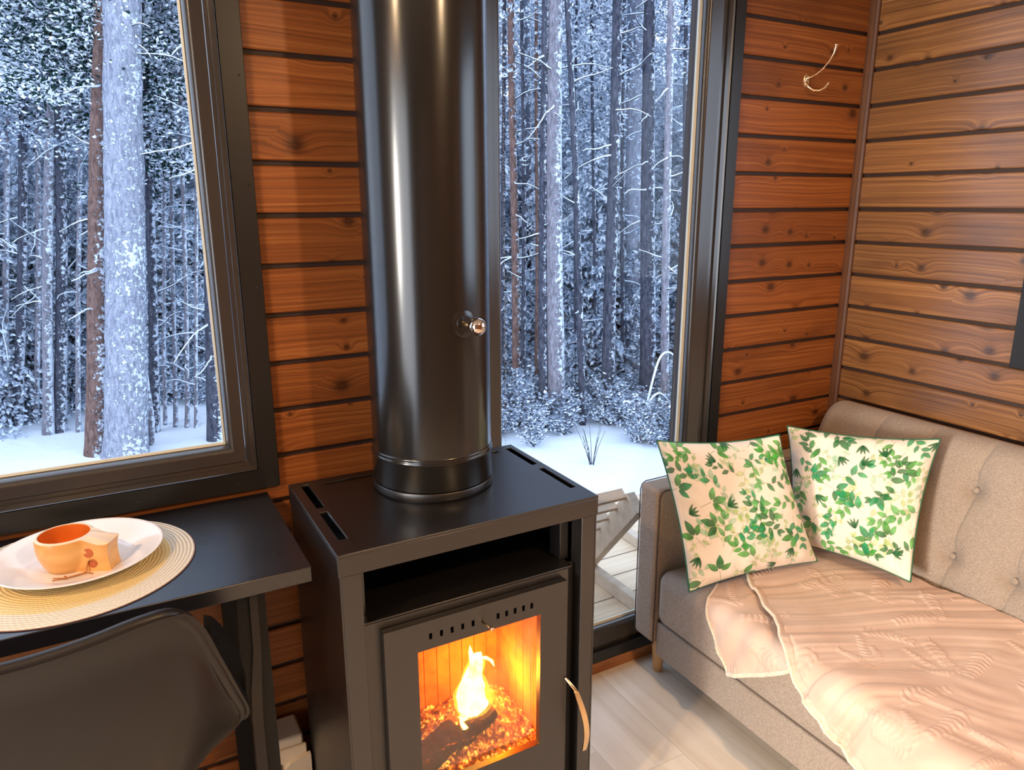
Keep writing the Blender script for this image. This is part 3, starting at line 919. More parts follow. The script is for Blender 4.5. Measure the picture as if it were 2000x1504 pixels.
# ------------------------------------------------------------------ table by the window
def m_tabletop():
    m = NT('black_stained_tabletop')
    co = m.coord()
    mp = m.n('ShaderNodeMapping', None, i0=co); mp.inputs['Scale'].default_value = (2.5, 60, 1)
    nz = m.noise(mp.outputs[0], 1.0, 3).outputs[0]
    sm = m.noise(co, 6, 3, 0.6).outputs[0]
    b = m.bsdf(IOR=1.62, Base_Color=(0.008, 0.008, 0.011, 1), Roughness=m.math('ADD', 0.20, m.math('MULTIPLY', sm, 0.22)))
    m.set(b, 'Specular IOR Level', 0.6)
    m.set(b, 'Normal', m.bump(nz, 0.06, 0.001))
    return m.mat
M_TABLE = m_tabletop()
M_TLEG = plain('black_powder_coat', (0.005, 0.005, 0.0055, 1), 0.55, 0, 0.25, bump=0.05)
M_TLEG2 = plain('bronze_powder_coat', (0.020, 0.016, 0.014, 1), 0.5, 0, 0.3, bump=0.05)
TZ = 0.762
table = empty('table', (-0.5, 1.35, 0), 'narrow black table under the picture window, a place set on it', 'table')
mb = MB(); mb.box(-1.30, 0.246, 1.158, 1.540, TZ-0.028, TZ); mb.build('tabletop', M_TABLE, table, bevel=0.0015)
def tleg(xo):
    leg = MB()
    def P(x, z): return (x+xo, z)
    # web with a tapering gusset on its left
    y0, y1 = 1.186, 1.200
    out = [P(0.125, 0.7335), P(0.168, 0.7335), P(0.168, 0.0), P(0.124, 0.0), P(0.124, 0.50), P(0.118, 0.54), P(0.1205, 0.62)]
    out = [P(0.124, 0.7335), P(0.170, 0.7335), P(0.170, 0.0), P(0.128, 0.0), P(0.128, 0.505), P(0.121, 0.54), P(0.121, 0.62)]
    n = len(out)
    leg.add([(x, y0, z) for x, z in out] + [(x, y1, z) for x, z in out],
            [tuple(range(n)), tuple(range(2*n-1, n-1, -1))] + [(i, i+n, (i+1) % n+n, (i+1) % n) for i in range(n)])
    o = leg.build('leg', M_TLEG, table)
    fl = MB()
    pts = [(0.144, 0.157, 0.733), (0.142, 0.155, 0.62), (0.132, 0.150, 0.54), (0.129, 0.147, 0.48), (0.127, 0.146, 0.0)]
    vs = []
    for a, b, z in pts: vs += [(a+xo, 1.180, z), (b+xo, 1.180, z), (b+xo, 1.186, z), (a+xo, 1.186, z)]
    fs = []
    for i in range(len(pts)-1):
        for k in range(4):
            k2 = (k+1) % 4; fs.append((i*4+k, (i+1)*4+k, (i+1)*4+k2, i*4+k2))
    fl.add(vs, fs)
    f = fl.build('leg_flange', M_TLEG2, table); f.parent = o
tleg(0.0); tleg(-1.28)
for xo in (0, -1.28):
    mb = MB(); mb.box(0.128+xo, 0.160+xo, 1.201, 1.50, 0.700, 0.7335); mb.build('crossbar', M_TLEG, table, bevel=0.001)
    mb = MB(); mb.box(0.128+xo, 0.160+xo, 1.501, 1.53, 0.0, 0.7335); mb.build('leg', M_TLEG, table, bevel=0.001)

# placemat: woven in rings
def m_mat():
    m = NT('woven_cream_mat')
    co = m.coord()
    sx = m.n('ShaderNodeSeparateXYZ', None, i0=co)
    x = sx.outputs[0]; y = sx.outputs[1]
    r = m.math('SQRT', m.math('ADD', m.math('MULTIPLY', x, x), m.math('MULTIPLY', y, y)))
    th = m.math('ARCTAN2', y, x)
    rings = m.math('SINE', m.math('MULTIPLY', r, 2*PI/0.0062))
    rid = m.math('FLOOR', m.math('DIVIDE', r, 0.0062))
    cnt = m.math('MULTIPLY', th, 115)
    tw = m.math('SINE', m.math('ADD', cnt, m.math('MULTIPLY', rid, PI)))
    h = m.math('MULTIPLY', rings, m.math('ADD', 0.75, m.math('MULTIPLY', tw, 0.25)))
    h = m.math('ADD', h, m.math('MULTIPLY', tw, 0.35))
    col = m.ramp(m.math('ADD', m.math('MULTIPLY', h, 0.35), 0.5), [(0.12, (0.50, 0.42, 0.27, 1)), (0.5, (0.80, 0.76, 0.64, 1)), (0.85, (0.86, 0.84, 0.76, 1))])
    refl_tint = m.math('MULTIPLY', m.math('LESS_THAN', r, 0.150), 0.75)  # yellow reflection around the plate, painted into the mat colour
    col = m.mix(refl_tint, col, (0.80, 0.60, 0.22, 1))
    b = m.bsdf(Base_Color=col, Roughness=0.75)
    m.set(b, 'Normal', m.bump(h, 0.5, 0.002))
    return m.mat
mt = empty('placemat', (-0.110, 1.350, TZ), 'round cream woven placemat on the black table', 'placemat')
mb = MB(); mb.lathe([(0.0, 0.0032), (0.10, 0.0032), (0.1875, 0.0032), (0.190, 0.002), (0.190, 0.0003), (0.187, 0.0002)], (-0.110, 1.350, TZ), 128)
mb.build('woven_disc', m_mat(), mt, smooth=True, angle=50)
mb = MB(); mb.lathe([(0.188, 0.0002), (0.1915, 0.0002), (0.1918, 0.0012), (0.1903, 0.0015)], (-0.110, 1.350, TZ), 128)
mb.build('dark_hem', plain('plum_hem', (0.10, 0.04, 0.05, 1), 0.8), mt, smooth=True)
# plate
M_PLATE = plain('white_glazed_china', (0.86, 0.82, 0.78, 1), 0.10, 0, 0.6)
pl = MB()
pz = TZ+0.0036
pl.lathe([(0.0, 0.0), (0.070, 0.0), (0.078, 0.0008), (0.088, 0.006), (0.102, 0.012), (0.128, 0.0215), (0.1315, 0.0235), (0.1318, 0.0245), (0.1305, 0.0250), (0.126, 0.0238), (0.102, 0.0155), (0.088, 0.0092), (0.080, 0.0048), (0.074, 0.0035), (0.0, 0.0032)], (-0.100, 1.360, pz), 128)
tag(pl.build('plate', M_PLATE, smooth=True), 'white round china plate on the cream placemat', 'plate')
# kuksa
e1 = Vector((0.885, -0.466, 0)); e2 = Vector((0.466, 0.885, 0))
KC = Vector((-0.116, 1.350, pz+0.0034))
kuk = empty('wooden_cup', tuple(KC), 'carved pale wood cup with orange inside and finger holes, on the white plate', 'cup')
mb = MB()
NS = 120
lev = [(0.0, 0.029, 0.0), (0.0015, 0.032, 0.2), (0.006, 0.0345, 0.7), (0.014, 0.0385, 1.0), (0.026, 0.0425, 1.0), (0.038, 0.0445, 1.0), (0.048, 0.0450, 1.0), (0.054, 0.0443, 1.0), (0.0575, 0.0435, 1.0)]
def outline(k, rc, hk, z):
    a = 2*PI*k/NS
    ca, sa = math.cos(a), math.sin(a)
    L = 0.079 + 0.006*((z-0.03)/0.03)**2 * (1 if z > 0.03 else 0.3)
    hw = 0.0215
    r = rc
    if ca > 0:
        off = 0.004
        rb = 1/((abs(ca)/L)**9 + (abs(sa)/hw)**9)**(1/9)
        q = 7
        r = (rc**q + (rb*1.0)**q)**(1/q) if hk > 0 else rc
        rmix = max(rc, rb)
        r = rmix + (r-rmix)*0.6
        # concave end
        if ca > 0.95: r -= 0.0035*max(0, 1-(abs(sa)*L/hw)**2)*hk
    return a, r
vs = []
for z, rc, hk in lev:
    for k in range(NS):
        a, r = outline(k, rc, hk if hk > 0 else 0.5, z)
        dz = 0.0
        far = max(0, (r-0.046)/0.045)
        if z > 0.03: dz = -0.010*min(1, far*2.2)*((z-0.03)/0.0275) + 0.006*max(0, far-0.75)/0.25*((z-0.03)/0.0275)
        zz = max(0.0, z+dz)
        vs.append(KC + e1*(r*math.cos(a)) + e2*(r*math.sin(a)) + Vector((0, 0, zz)))
fs = []
for i in range(len(lev)-1):
    for k in range(NS):
        k2 = (k+1) % NS; fs.append((i*NS+k, i*NS+k2, (i+1)*NS+k2, (i+1)*NS+k))
fs.append(tuple(range(NS-1, -1, -1)))
mb.add(vs, fs)
mb.build('cup_body', M_KUKSA, kuk, smooth=True, angle=40)
mb = MB(); vs = []
top = len(lev)-1
for k in range(NS):
    a, r = outline(k, lev[top][1], 1, lev[top][0]); z = lev[top][0]
    far = max(0, (r-0.046)/0.045); dz = -0.010*min(1, far*2.2) + 0.006*max(0, far-0.75)/0.25
    vs.append(KC + e1*(r*math.cos(a)) + e2*(r*math.sin(a)) + Vector((0, 0, z+dz)))
for k in range(NS):
    a, r = outline(k, 0.0430, 1, 0.0575); r = r-0.0012; far = max(0, (r-0.046)/0.045); dz = -0.010*min(1, far*2.2) + 0.006*max(0, far-0.75)/0.25
    vs.append(KC + e1*(r*math.cos(a)) + e2*(r*math.sin(a)) + Vector((0, 0, 0.0592+dz)))
for k in range(NS):
    a = 2*PI*k/NS; vs.append(KC + e1*(0.0395*math.cos(a)) + e2*(0.0395*math.sin(a)) + Vector((0, 0, 0.0598)))
for k in range(NS):
    a = 2*PI*k/NS; vs.append(KC + e1*(0.0385*math.cos(a)) + e2*(0.0385*math.sin(a)) + Vector((0, 0, 0.0588)))
fs = [(i*NS+k, i*NS+(k+1) % NS, (i+1)*NS+(k+1) % NS, (i+1)*NS+k) for i in range(3) for k in range(NS)]
mb.add(vs, fs); mb.build('rim', M_KTOP, kuk, smooth=True, angle=40)
mb = MB(); mb.lathe([(0.0385, 0.0589), (0.0392, 0.045), (0.0385, 0.028), (0.033, 0.014), (0.020, 0.008), (0.0, 0.007)], tuple(KC), 64)
mb.build('cup_inside', M_KIN, kuk, smooth=True)
M_HOLE = plain('red_brown_hollow', (0.50, 0.12, 0.03, 1), 0.55, var=0.2, bscale=300)
for (u, z, r) in ((0.048, 0.034, 0.0082), (0.053, 0.0150, 0.0075)):
    c = KC + e1*u - e2*0.0216 + Vector((0, 0, z))
    mb = disc(c, -e2, r, [(-0.003, r*0.98), (0.0010, r), (0.0013, r*0.95), (0.0008, r*0.6), (0.0005, r*0.05)], 28)
    mb.build('finger_hole', M_HOLE, kuk, smooth=True)
mb = MB()
hc = KC + e1*0.056 - e2*0.0222 + Vector((0, 0, 0.018))
pt = lambda u, v, z: KC + e1*u - e2*v + Vector((0, 0, z))
mb.tube([pt(0.060, 0.0215, 0.016), pt(0.054, 0.0238, 0.0225), pt(0.048, 0.0245, 0.021), pt(0.045, 0.0248, 0.012), pt(0.044, 0.027, 0.003), pt(0.036, 0.034, 0.0015), pt(0.024, 0.044, 0.0018), pt(0.016, 0.048, 0.0015)], 0.0011, 8)
mb.tube([pt(0.056, 0.030, 0.0014), pt(0.046, 0.0285, 0.0014), pt(0.038, 0.036, 0.0032), pt(0.026, 0.045, 0.003), pt(0.018, 0.0495, 0.002)], 0.0011, 8)
mb.lathe([(0.0, -0.0028), (0.0026, -0.0015), (0.0034, 0.0), (0.0026, 0.0018), (0.0, 0.0028)], tuple(pt(0.020, 0.0468, 0.0030)), 12, 'x')
mb.tube([pt(0.018, 0.048, 0.002), pt(0.010, 0.046, 0.0016), pt(0.000, 0.047, 0.0016)], 0.0009, 6)
mb.tube([pt(0.018, 0.048, 0.002), pt(0.010, 0.051, 0.0016), pt(0.003, 0.0545, 0.0016)], 0.0009, 6)
mb.build('leather_cord', M_LEATHER, kuk, smooth=True)

# ------------------------------------------------------------------ chair pulled up to the table
M_SHELL = plain('dark_taupe_shell', (0.0085, 0.0065, 0.0055, 1), 0.42, 0, 0.4, bump=0.05, bscale=1500)
M_PAD = plain('black_seat_pad', (0.003, 0.003, 0.0035, 1), 0.8, 0, 0.15)
CX = -0.205
chair = empty('chair', (CX, 1.12, 0), 'dark grey-brown moulded shell chair seen from behind, pushed up to the table', 'chair')
def cr(ctrl, t):
    """catmull-rom through (u, x, y, z) controls"""
    us = [c[0] for c in ctrl]
    k = 0
    while k < len(us)-2 and t > us[k+1]: k += 1
    f = (t-us[k])/(us[k+1]-us[k])
    p = [Vector(ctrl[max(0, min(len(ctrl)-1, k+i))][1:]) for i in (-1, 0, 1, 2)]
    return 0.5*((2*p[1]) + (p[2]-p[0])*f + (2*p[0]-5*p[1]+4*p[2]-p[3])*f*f + (-p[0]+3*p[1]-3*p[2]+p[3])*f**3)
RIM = [(0, 0, 0.935, 0.845), (0.15, 0.07, 0.936, 0.845), (0.28, 0.13, 0.938, 0.850), (0.40, 0.190, 0.945, 0.857), (0.47, 0.226, 0.955, 0.851), (0.54, 0.248, 0.975, 0.815), (0.66, 0.268, 1.005, 0.745), (0.80, 0.290, 1.035, 0.668), (0.93, 0.308, 1.065, 0.600), (1.0, 0.304, 1.10, 0.560)]
BAS = [(0, 0, 1.01, 0.48), (0.15, 0.05, 1.01, 0.478), (0.28, 0.09, 1.01, 0.472), (0.40, 0.125, 1.015, 0.465), (0.47, 0.145, 1.02, 0.46), (0.54, 0.160, 1.035, 0.455), (0.66, 0.175, 1.07, 0.45), (0.80, 0.19, 1.13, 0.445), (0.93, 0.205, 1.20, 0.44), (1.0, 0.21, 1.25, 0.44)]
def shell(NU=72, NV=30, off=0.0, u0=-1.0, u1=1.0, lip=True, rim=RIM):
    vs, fs = [], []
    for j in range(NV+1):
        s = j/NV
        for i in range(NU+1):
            u = u0+(u1-u0)*i/NU
            sg = -1 if u < 0 else 1
            a = cr(rim, abs(u)); b = cr(BAS, abs(u))
            out = Vector((a.x*1.0, -(0.28 if abs(u) < 0.45 else 0.1), 0)); out.normalize()
            if s <= 0.8:
                q = s/0.8
                p = a.lerp(b, q) + out*(0.030*math.sin(PI*q)) 
                if lip: p += out*(0.012*max(0, 1-q*9))
                p -= out*off
            else:
                q = (s-0.8)/0.2
                c = Vector((0, 1.22, 0.425))
                p = b.lerp(c, q) - Vector((0, 0, 0.01*math.sin(PI*q)))
                p.z += off
            vs.append((CX + sg*p.x if u != 0 else CX, p.y, p.z))
    w_ = NU+1
    for j in range(NV):
        for i in range(NU):
            fs.append((j*w_+i, j*w_+i+1, (j+1)*w_+i+1, (j+1)*w_+i))
    return vs, fs
mb = MB(); vs, fs = shell(); mb.add(vs, fs)
o = mb.build('shell', M_SHELL, chair, smooth=True)
so = o.modifiers.new('solid', 'SOLIDIFY'); so.thickness = 0.010; so.offset = 0.0
bv = o.modifiers.new('bevel', 'BEVEL'); bv.width = 0.004; bv.segments = 3; bv.limit_method = 'ANGLE'; bv.angle_limit = math.radians(60)
mb = MB()
rim_pts = []
for i in range(-60, 61):
    u = i/60; p = cr(RIM, abs(u)); sg = -1 if u < 0 else 1
    rim_pts.append((CX+sg*p.x, p.y-0.006, p.z-0.002))
mb.tube(rim_pts, [0.004+0.0055*(1-abs(i/60)**4) for i in range(-60, 61)], 12)
mb.build('rolled_rim', M_SHELL, chair, smooth=True)
for sg in (1, -1):
    mb = MB()
    R2 = [(u, x+0.016+0.012*max(0, math.sin(PI*min(1, max(0, (u-0.56)/0.42)))), y+0.020+0.018*math.sin(PI*min(1, max(0, (u-0.56)/0.42))), z+0.010+0.020*math.sin(PI*min(1, max(0, (u-0.56)/0.42)))) for u, x, y, z in RIM]
    vs, fs = shell(30, 16, 0.008, 0.60*sg, 0.985*sg, False, R2); mb.add(vs, fs)
    o = mb.build('side_pad', M_PAD, chair, smooth=True)
    so = o.modifiers.new('solid', 'SOLIDIFY'); so.thickness = 0.010; so.offset = 0.0
mb = MB(); mb.lathe([(0.0, -0.01), (0.15, -0.008), (0.17, 0.0), (0.165, 0.018), (0.14, 0.024), (0, 0.026)], (CX, 1.20, 0.448), 48)
mb.build('seat_pad', M_PAD, chair, smooth=True)
for dx, dy in ((-0.13, 1.05), (0.13, 1.05), (-0.13, 1.33), (0.13, 1.33)):
    mb = MB(); mb.tube([(CX+dx*0.8, dy+(1.2-dy)*0.2, 0.425), (CX+dx*1.45, dy-(1.2-dy)*0.35, 0.0)], [0.016, 0.010], 14)
    mb.build('leg', M_LEG, chair, smooth=True, angle=40)

# ------------------------------------------------------------------ cream box beside the stove
M_CREAM = plain('cream_card', (0.66, 0.56, 0.42, 1), 0.55, var=0.08, bscale=80)
bxo = empty('carton', (0.235, 1.47, 0), 'cream carton standing on the floor between the table leg and the stove', 'box')
mb = MB(); mb.box(0.165, 0.262, 1.455, 1.535, 0.0, 0.205); mb.build('carton_body', M_CREAM, bxo, bevel=0.006)
mb = MB(); mb.box(0.160, 0.266, 1.447, 1.4545, 0.0, 0.183); mb.build('front_flap', M_CREAM, bxo, bevel=0.002)
mb = MB()
out = [(0.232, 0.0), (0.272, 0.0), (0.272, 0.162), (0.245, 0.159), (0.226, 0.153), (0.216, 0.143), (0.212, 0.125), (0.212, 0.0)]
n = len(out)
mb.add([(x, 1.436, z) for x, z in out]+[(x, 1.4465, z) for x, z in out], [tuple(range(n)), tuple(range(2*n-1, n-1, -1))]+[(i, i+n, (i+1) % n+n, (i+1) % n) for i in range(n)])
mb.build('leaflet', M_CREAM, bxo)
mb = MB(); mb.tube([(0.2085, 1.4455, 0.150), (0.2075, 1.445, 0.135), (0.2085, 1.4455, 0.12)], 0.0014, 6); mb.tube([(0.199, 1.4460, 0.148), (0.203, 1.4460, 0.143), (0.2025, 1.4460, 0.141)], 0.0013, 6)
mb.build('printed_mark', plain('dark_print', (0.08, 0.04, 0.02, 1), 0.6), bxo)

# ------------------------------------------------------------------ coat hook
hook = empty('coat_hook', (1.82, WY, 1.70), 'small pale brass coat hook with two prongs on the wood wall', 'hook')
mb = disc(Vector((1.822, WY, 1.702)), Vector((0, -1, 0)), 0.01, [(0.0, 0.0115), (0.002, 0.0115), (0.004, 0.009), (0.0045, 0.0)], 24)
for v_i, p in enumerate(mb.v): mb.v[v_i] = (p[0], p[1], 1.702+(p[2]-1.702)*1.7)
mb.build('back_plate', M_HOOK, hook, smooth=True, angle=40)
mb = MB()
mb.tube([(1.819, 1.548, 1.706), (1.822, 1.540, 1.708), (1.835, 1.528, 1.716), (1.850, 1.517, 1.732), (1.862, 1.508, 1.752), (1.868, 1.500, 1.772), (1.868, 1.496, 1.788)], [0.0030, 0.0028, 0.0021, 0.0021, 0.0023, 0.0028, 0.0034], 10)
mb.lathe([(0.0034, 0.0), (0.0058, 0.004), (0.0058, 0.0055), (0.0, 0.006)], (1.868, 1.496, 1.787), 16)
mb.build('upper_prong', M_HOOK, hook, smooth=True, angle=50)
mb = MB()
mb.tube([(1.819, 1.546, 1.698), (1.822, 1.540, 1.684), (1.832, 1.530, 1.674), (1.846, 1.520, 1.673), (1.857, 1.512, 1.680), (1.862, 1.507, 1.690), (1.864, 1.505, 1.696)], [0.0032, 0.0034, 0.0036, 0.0036, 0.0034, 0.0034, 0.0038], 10)
mb.build('lower_prong', M_HOOK, hook, smooth=True)
for z in (1.712, 1.692):
    mb = MB(); mb.lathe([(0.0, -0.0062), (0.0018, -0.0058), (0.0024, -0.0040)], (1.8255, WY, z), 12, 'y'); mb.build('screw', M_HOOK, hook, smooth=True)

# ------------------------------------------------------------------ sofa
FX, SEATZ, JX = 1.25, 0.362, 1.845
sofa = empty('sofa', (1.66, 0.65, 0), 'taupe grey fabric sofa with buttoned back, standing against the right wood wall', 'sofa')
def rbox(name, x0, x1, y0, y1, z0, z1, mat, parent, bev, seg=4, cuts=1):
    mb = MB(); mb.box(x0, x1, y0, y1, z0, z1)
    return mb.build(name, mat, parent, bevel=bev, seg=seg)
SY_END = -0.32
# seat cushion
rbox('seat', FX, JX+0.03, SY_END+0.09, 1.431, 0.196, SEATZ, M_SOFA, sofa, 0.036, 6)
rbox('base', FX+0.012, 2.05, SY_END+0.095, 1.430, 0.090, 0.1955, M_SOFA, sofa, 0.004, 2)
for y0, y1 in ((1.4325, 1.518), (SY_END, SY_END+0.088)):
    a = rbox('armrest', FX, 2.03, y0, y1, 0.122, 0.598, M_SOFA, sofa, 0.016, 5)
    mb = MB()
    for yy, sg in ((y0+0.0005, -1), (y1-0.0005, 1)):
        xx = FX+0.0015
        pts = [(xx, yy, 0.125), (xx, yy, 0.3), (xx, yy, 0.50), (xx, yy, 0.575), (FX+0.007, yy, 0.589), (FX+0.018, yy, 0.5955), (FX+0.1, yy, 0.5965), (1.6, yy, 0.5965), (2.0, yy, 0.5965)]
        mb.tube([(p[0]+0.003, p[1], p[2]-0.0005) for p in pts], 0.0016, 6)
    s = mb.build('seam', M_SEAM, sofa, smooth=True); s.parent = a
# tufted back
BP = [(1.845, 0.345), (1.856, 0.42), (1.885, 0.50), (1.920, 0.60), (1.952, 0.68), (1.970, 0.715), (1.992, 0.735), (2.020, 0.744), (2.048, 0.741), (2.068, 0.725), (2.074, 0.70), (2.076, 0.55), (2.076, 0.10)]
def bp_at(s):
    L = [0]
    for i in range(1, len(BP)): L.append(L[-1]+math.hypot(BP[i][0]-BP[i-1][0], BP[i][1]-BP[i-1][1]))
    t = s*L[-1]
    for i in range(1, len(BP)):
        if t <= L[i] or i == len(BP)-1:
            f = (t-L[i-1])/(L[i]-L[i-1]); break
    p = [Vector((BP[max(0, min(len(BP)-1, k))][0], 0, BP[max(0, min(len(BP)-1, k))][1])) for k in (i-2, i-1, i, i+1)]
    return 0.5*((2*p[1]) + (p[2]-p[0])*f + (2*p[0]-5*p[1]+4*p[2]-p[3])*f*f + (-p[0]+3*p[1]-3*p[2]+p[3])*f**3)
NSs, NY = 150, 420
Y0b, Y1b = SY_END+0.05, 1.497
cols = [0.985+0.155*k for k in range(-8, 4)]
prof_pts = [bp_at(j/NSs) for j in range(NSs+1)]
prof_n = []
for j in range(NSs+1):
    d = prof_pts[min(j+1, NSs)]-prof_pts[max(j-1, 0)]
    prof_n.append(Vector((-d.z, 0, d.x)).normalized())
btn = [(c, z) for c in cols for z in (0.628, 0.452)]
V = np.zeros((NSs+1, NY+1, 3))
ys = Y0b+(Y1b-Y0b)*np.linspace(0, 1, NY+1)
for j in range(NSs+1):
    p, nn = prof_pts[j], prof_n[j]
    front = p.x < 1.985 and p.z > 0.3
    dep = np.zeros(NY+1)
    if p.x < 2.03:
        fade = min(1.0, max(0.0, (2.03-p.x)/0.05))
        for c in cols:
            if c > 1.44: continue
            wob = 0.004*math.sin(p.z*40)
            dep -= 0.0065*fade*np.exp(-((ys-c-wob)/0.0045)**2)
            dep -= 0.0065*fade*np.exp(-((ys-c)/0.030)**2)
            for zz in (0.628, 0.452):
                dz = p.z-zz
                dep -= 0.021*np.exp(-((ys-c)**2+(dz*1.0)**2)/(2*0.020**2))
                dep -= 0.0035*np.exp(-(dz/0.007)**2)*np.exp(-((ys-c)/0.06)**2)
                # soft diagonal pull lines between the buttons
                dep -= 0.005*np.exp(-((dz-0.35*(ys-c))/0.010)**2)*np.exp(-((ys-c)/0.05)**2)
        dep += 0.004*fade
    # rounded left end
    e = np.clip((ys-(Y1b-0.05))/0.05, 0, 1)
    e2_ = np.clip(((Y0b+0.05)-ys)/0.05, 0, 1)
    rnd = 1-np.sqrt(np.clip(1-np.maximum(e, e2_)**2, 0, 1))
    zdrop = rnd*0.045*max(0.0, min(1.0, (p.z-0.60)/0.12))
    xpush = rnd*0.035 if p.x < 2.03 else 0*rnd
    V[j, :, 0] = p.x + nn.x*dep + xpush
    V[j, :, 1] = ys
    V[j, :, 2] = p.z + nn.z*dep - zdrop
idx = np.arange((NSs+1)*(NY+1)).reshape(NSs+1, NY+1)
F = np.stack([idx[:-1, :-1], idx[:-1, 1:], idx[1:, 1:], idx[1:, :-1]], -1).reshape(-1, 4)
loc = Vector(sofa.location)
me = np_mesh('backrest', V.reshape(-1, 3)-np.array(loc), F, [M_SOFA], smooth=True)
bk = mobj('backrest', me, sofa)
for yy in (Y1b, Y0b):
    mb = MB()
    k = NY if yy == Y1b else 0
    mb.add([tuple(V[j, k]) for j in range(NSs+1)], [tuple(range(NSs+1)) if k else tuple(range(NSs, -1, -1))])
    mb.build('backrest_end', M_SOFA, sofa)
nb = 0
for c, z in btn:
    if c > 1.44 or c < SY_END+0.1: continue
    j = min(range(NSs//2), key=lambda q: abs(prof_pts[q].z-z))
    p, nn = prof_pts[j], prof_n[j]
    cc = Vector((p.x, c, p.z)) - nn*0.0262
    mb = MB(); s = Vector((0, 1, 0)); t2 = nn.cross(s)
    vs = []
    h = [(-0.002, 0.0085), (0.002, 0.0088), (0.005, 0.0065), (0.0062, 0.003), (0.0064, 0.0003)]
    for hh, r in h:
        for k in range(18):
            a = 2*PI*k/18; vs.append(cc + nn*hh + s*(math.cos(a)*r) + t2*(math.sin(a)*r))
    mb.add(vs, [(i*18+k, i*18+(k+1) % 18, (i+1)*18+(k+1) % 18, (i+1)*18+k) for i in range(4) for k in range(18)])
    mb.build('button', M_SOFA, sofa, smooth=True)
for x, y in ((1.308, 1.468), (1.99, 1.468), (1.308, SY_END+0.06), (1.99, SY_END+0.06), (1.308, 0.60)):
    mb = MB(); mb.lathe([(0.0, 0.0), (0.0135, 0.0), (0.0145, 0.004), (0.0215, 0.112), (0.0215, 0.1215)], (x, y, 0.0), 32)
    o = mb.build('leg', M_LEG, sofa, smooth=True, angle=40)

# ------------------------------------------------------------------ printed leaf pattern (drawn into a grid)
def draw_leaf(img, S, x, y, ang, ln, wd, col, strength=0.92, dark=0.35, rs=None):
    """leaf with pointed ends from (x,y) along ang; img is an NxMx3 array over metres scaled by S px/m"""
    H_, W_ = img.shape[:2]
    cx, cy = x+math.cos(ang)*ln/2, y+math.sin(ang)*ln/2
    x0, x1 = int((cx-ln*0.6)*S), int((cx+ln*0.6)*S)+2
    y0, y1 = int((cy-ln*0.6)*S), int((cy+ln*0.6)*S)+2
    x0, y0 = max(0, x0), max(0, y0); x1, y1 = min(W_, x1), min(H_, y1)
    if x1 <= x0 or y1 <= y0: return
    gx, gy = np.meshgrid(np.arange(x0, x1)/S, np.arange(y0, y1)/S)
    dx, dy = gx-x, gy-y
    u = (dx*math.cos(ang)+dy*math.sin(ang))/ln
    v = (-dx*math.sin(ang)+dy*math.cos(ang))/wd
    prof = np.sin(np.clip(u, 0, 1)*PI)**0.75*(1.15-0.5*u)
    dd = (prof-np.abs(v))*wd*S
    a = np.clip(dd+0.5, 0, 1)*((u > 0) & (u < 1))
    tone = 1 - dark*np.clip(1-u*1.6, 0, 1) - 0.10*(v > 0) + 0.10*np.sin(u*9+x*70)
    edge = np.clip(1-dd/1.6, 0, 1)*0.16
    mid = np.exp(-(v*wd*S/0.7)**2)*0.10
    tone = tone - edge + mid
    a = (a*strength)[..., None]
    c = np.array(col)[None, None, :]*np.clip(tone, 0.2, 1.3)[..., None]
    img[y0:y1, x0:x1] = img[y0:y1, x0:x1]*(1-a) + c*a
def draw_line(img, S, p0, p1, wd, col, strength=0.8):
    H_, W_ = img.shape[:2]
    x0, x1 = sorted((p0[0], p1[0])); y0, y1 = sorted((p0[1], p1[1]))
    X0, X1 = max(0, int(x0*S)-3), min(W_, int(x1*S)+4)
    Y0, Y1 = max(0, int(y0*S)-3), min(H_, int(y1*S)+4)
    if X1 <= X0 or Y1 <= Y0: return
    gx, gy = np.meshgrid(np.arange(X0, X1)/S, np.arange(Y0, Y1)/S)
    d = np.array([p1[0]-p0[0], p1[1]-p0[1]]); L2 = max(1e-12, (d**2).sum())
    t = np.clip(((gx-p0[0])*d[0]+(gy-p0[1])*d[1])/L2, 0, 1)
    dist = np.hypot(gx-p0[0]-t*d[0], gy-p0[1]-t*d[1])
    a = np.clip((wd/2-dist)*S+0.6, 0, 1)[..., None]*strength
    img[Y0:Y1, X0:X1] = img[Y0:Y1, X0:X1]*(1-a)+np.array(col)*a
def sprig(img, S, x, y, ang, ln, lf, wdr, n, col, stem, rng, strength, curve=0.8, dark=0.35, alt=True):
    px, py, a = x, y, ang
    st = ln/n
    for i in range(n):
        nx, ny = px+math.cos(a)*st, py+math.sin(a)*st
        draw_line(img, S, (px, py), (nx, ny), 0.0011, stem, 0.7)
        l = lf*(1.0-0.35*i/n)*rng.uniform(0.85, 1.1)
        for sg in ((1, -1) if not alt else ((1,) if i % 2 else (-1,))):
            c = np.array(col)*rng.uniform(0.8, 1.2)
            draw_leaf(img, S, nx, ny, a+sg*rng.uniform(0.6, 1.0), l, l*wdr, c, strength, dark)
        a += curve*rng.uniform(-0.1, 1)/n
        px, py = nx, ny
    draw_leaf(img, S, px, py, a, lf*0.8, lf*0.8*wdr, col, strength, dark)
def lin(r, g, b): return np.array(srgb(r, g, b)[:3])
GREENS = [lin(34, 150, 92), lin(70, 160, 60), lin(40, 120, 62), lin(96, 172, 92)]
PALES = [lin(150, 186, 96), lin(160, 200, 150), lin(182, 200, 128), lin(132, 190, 150)]
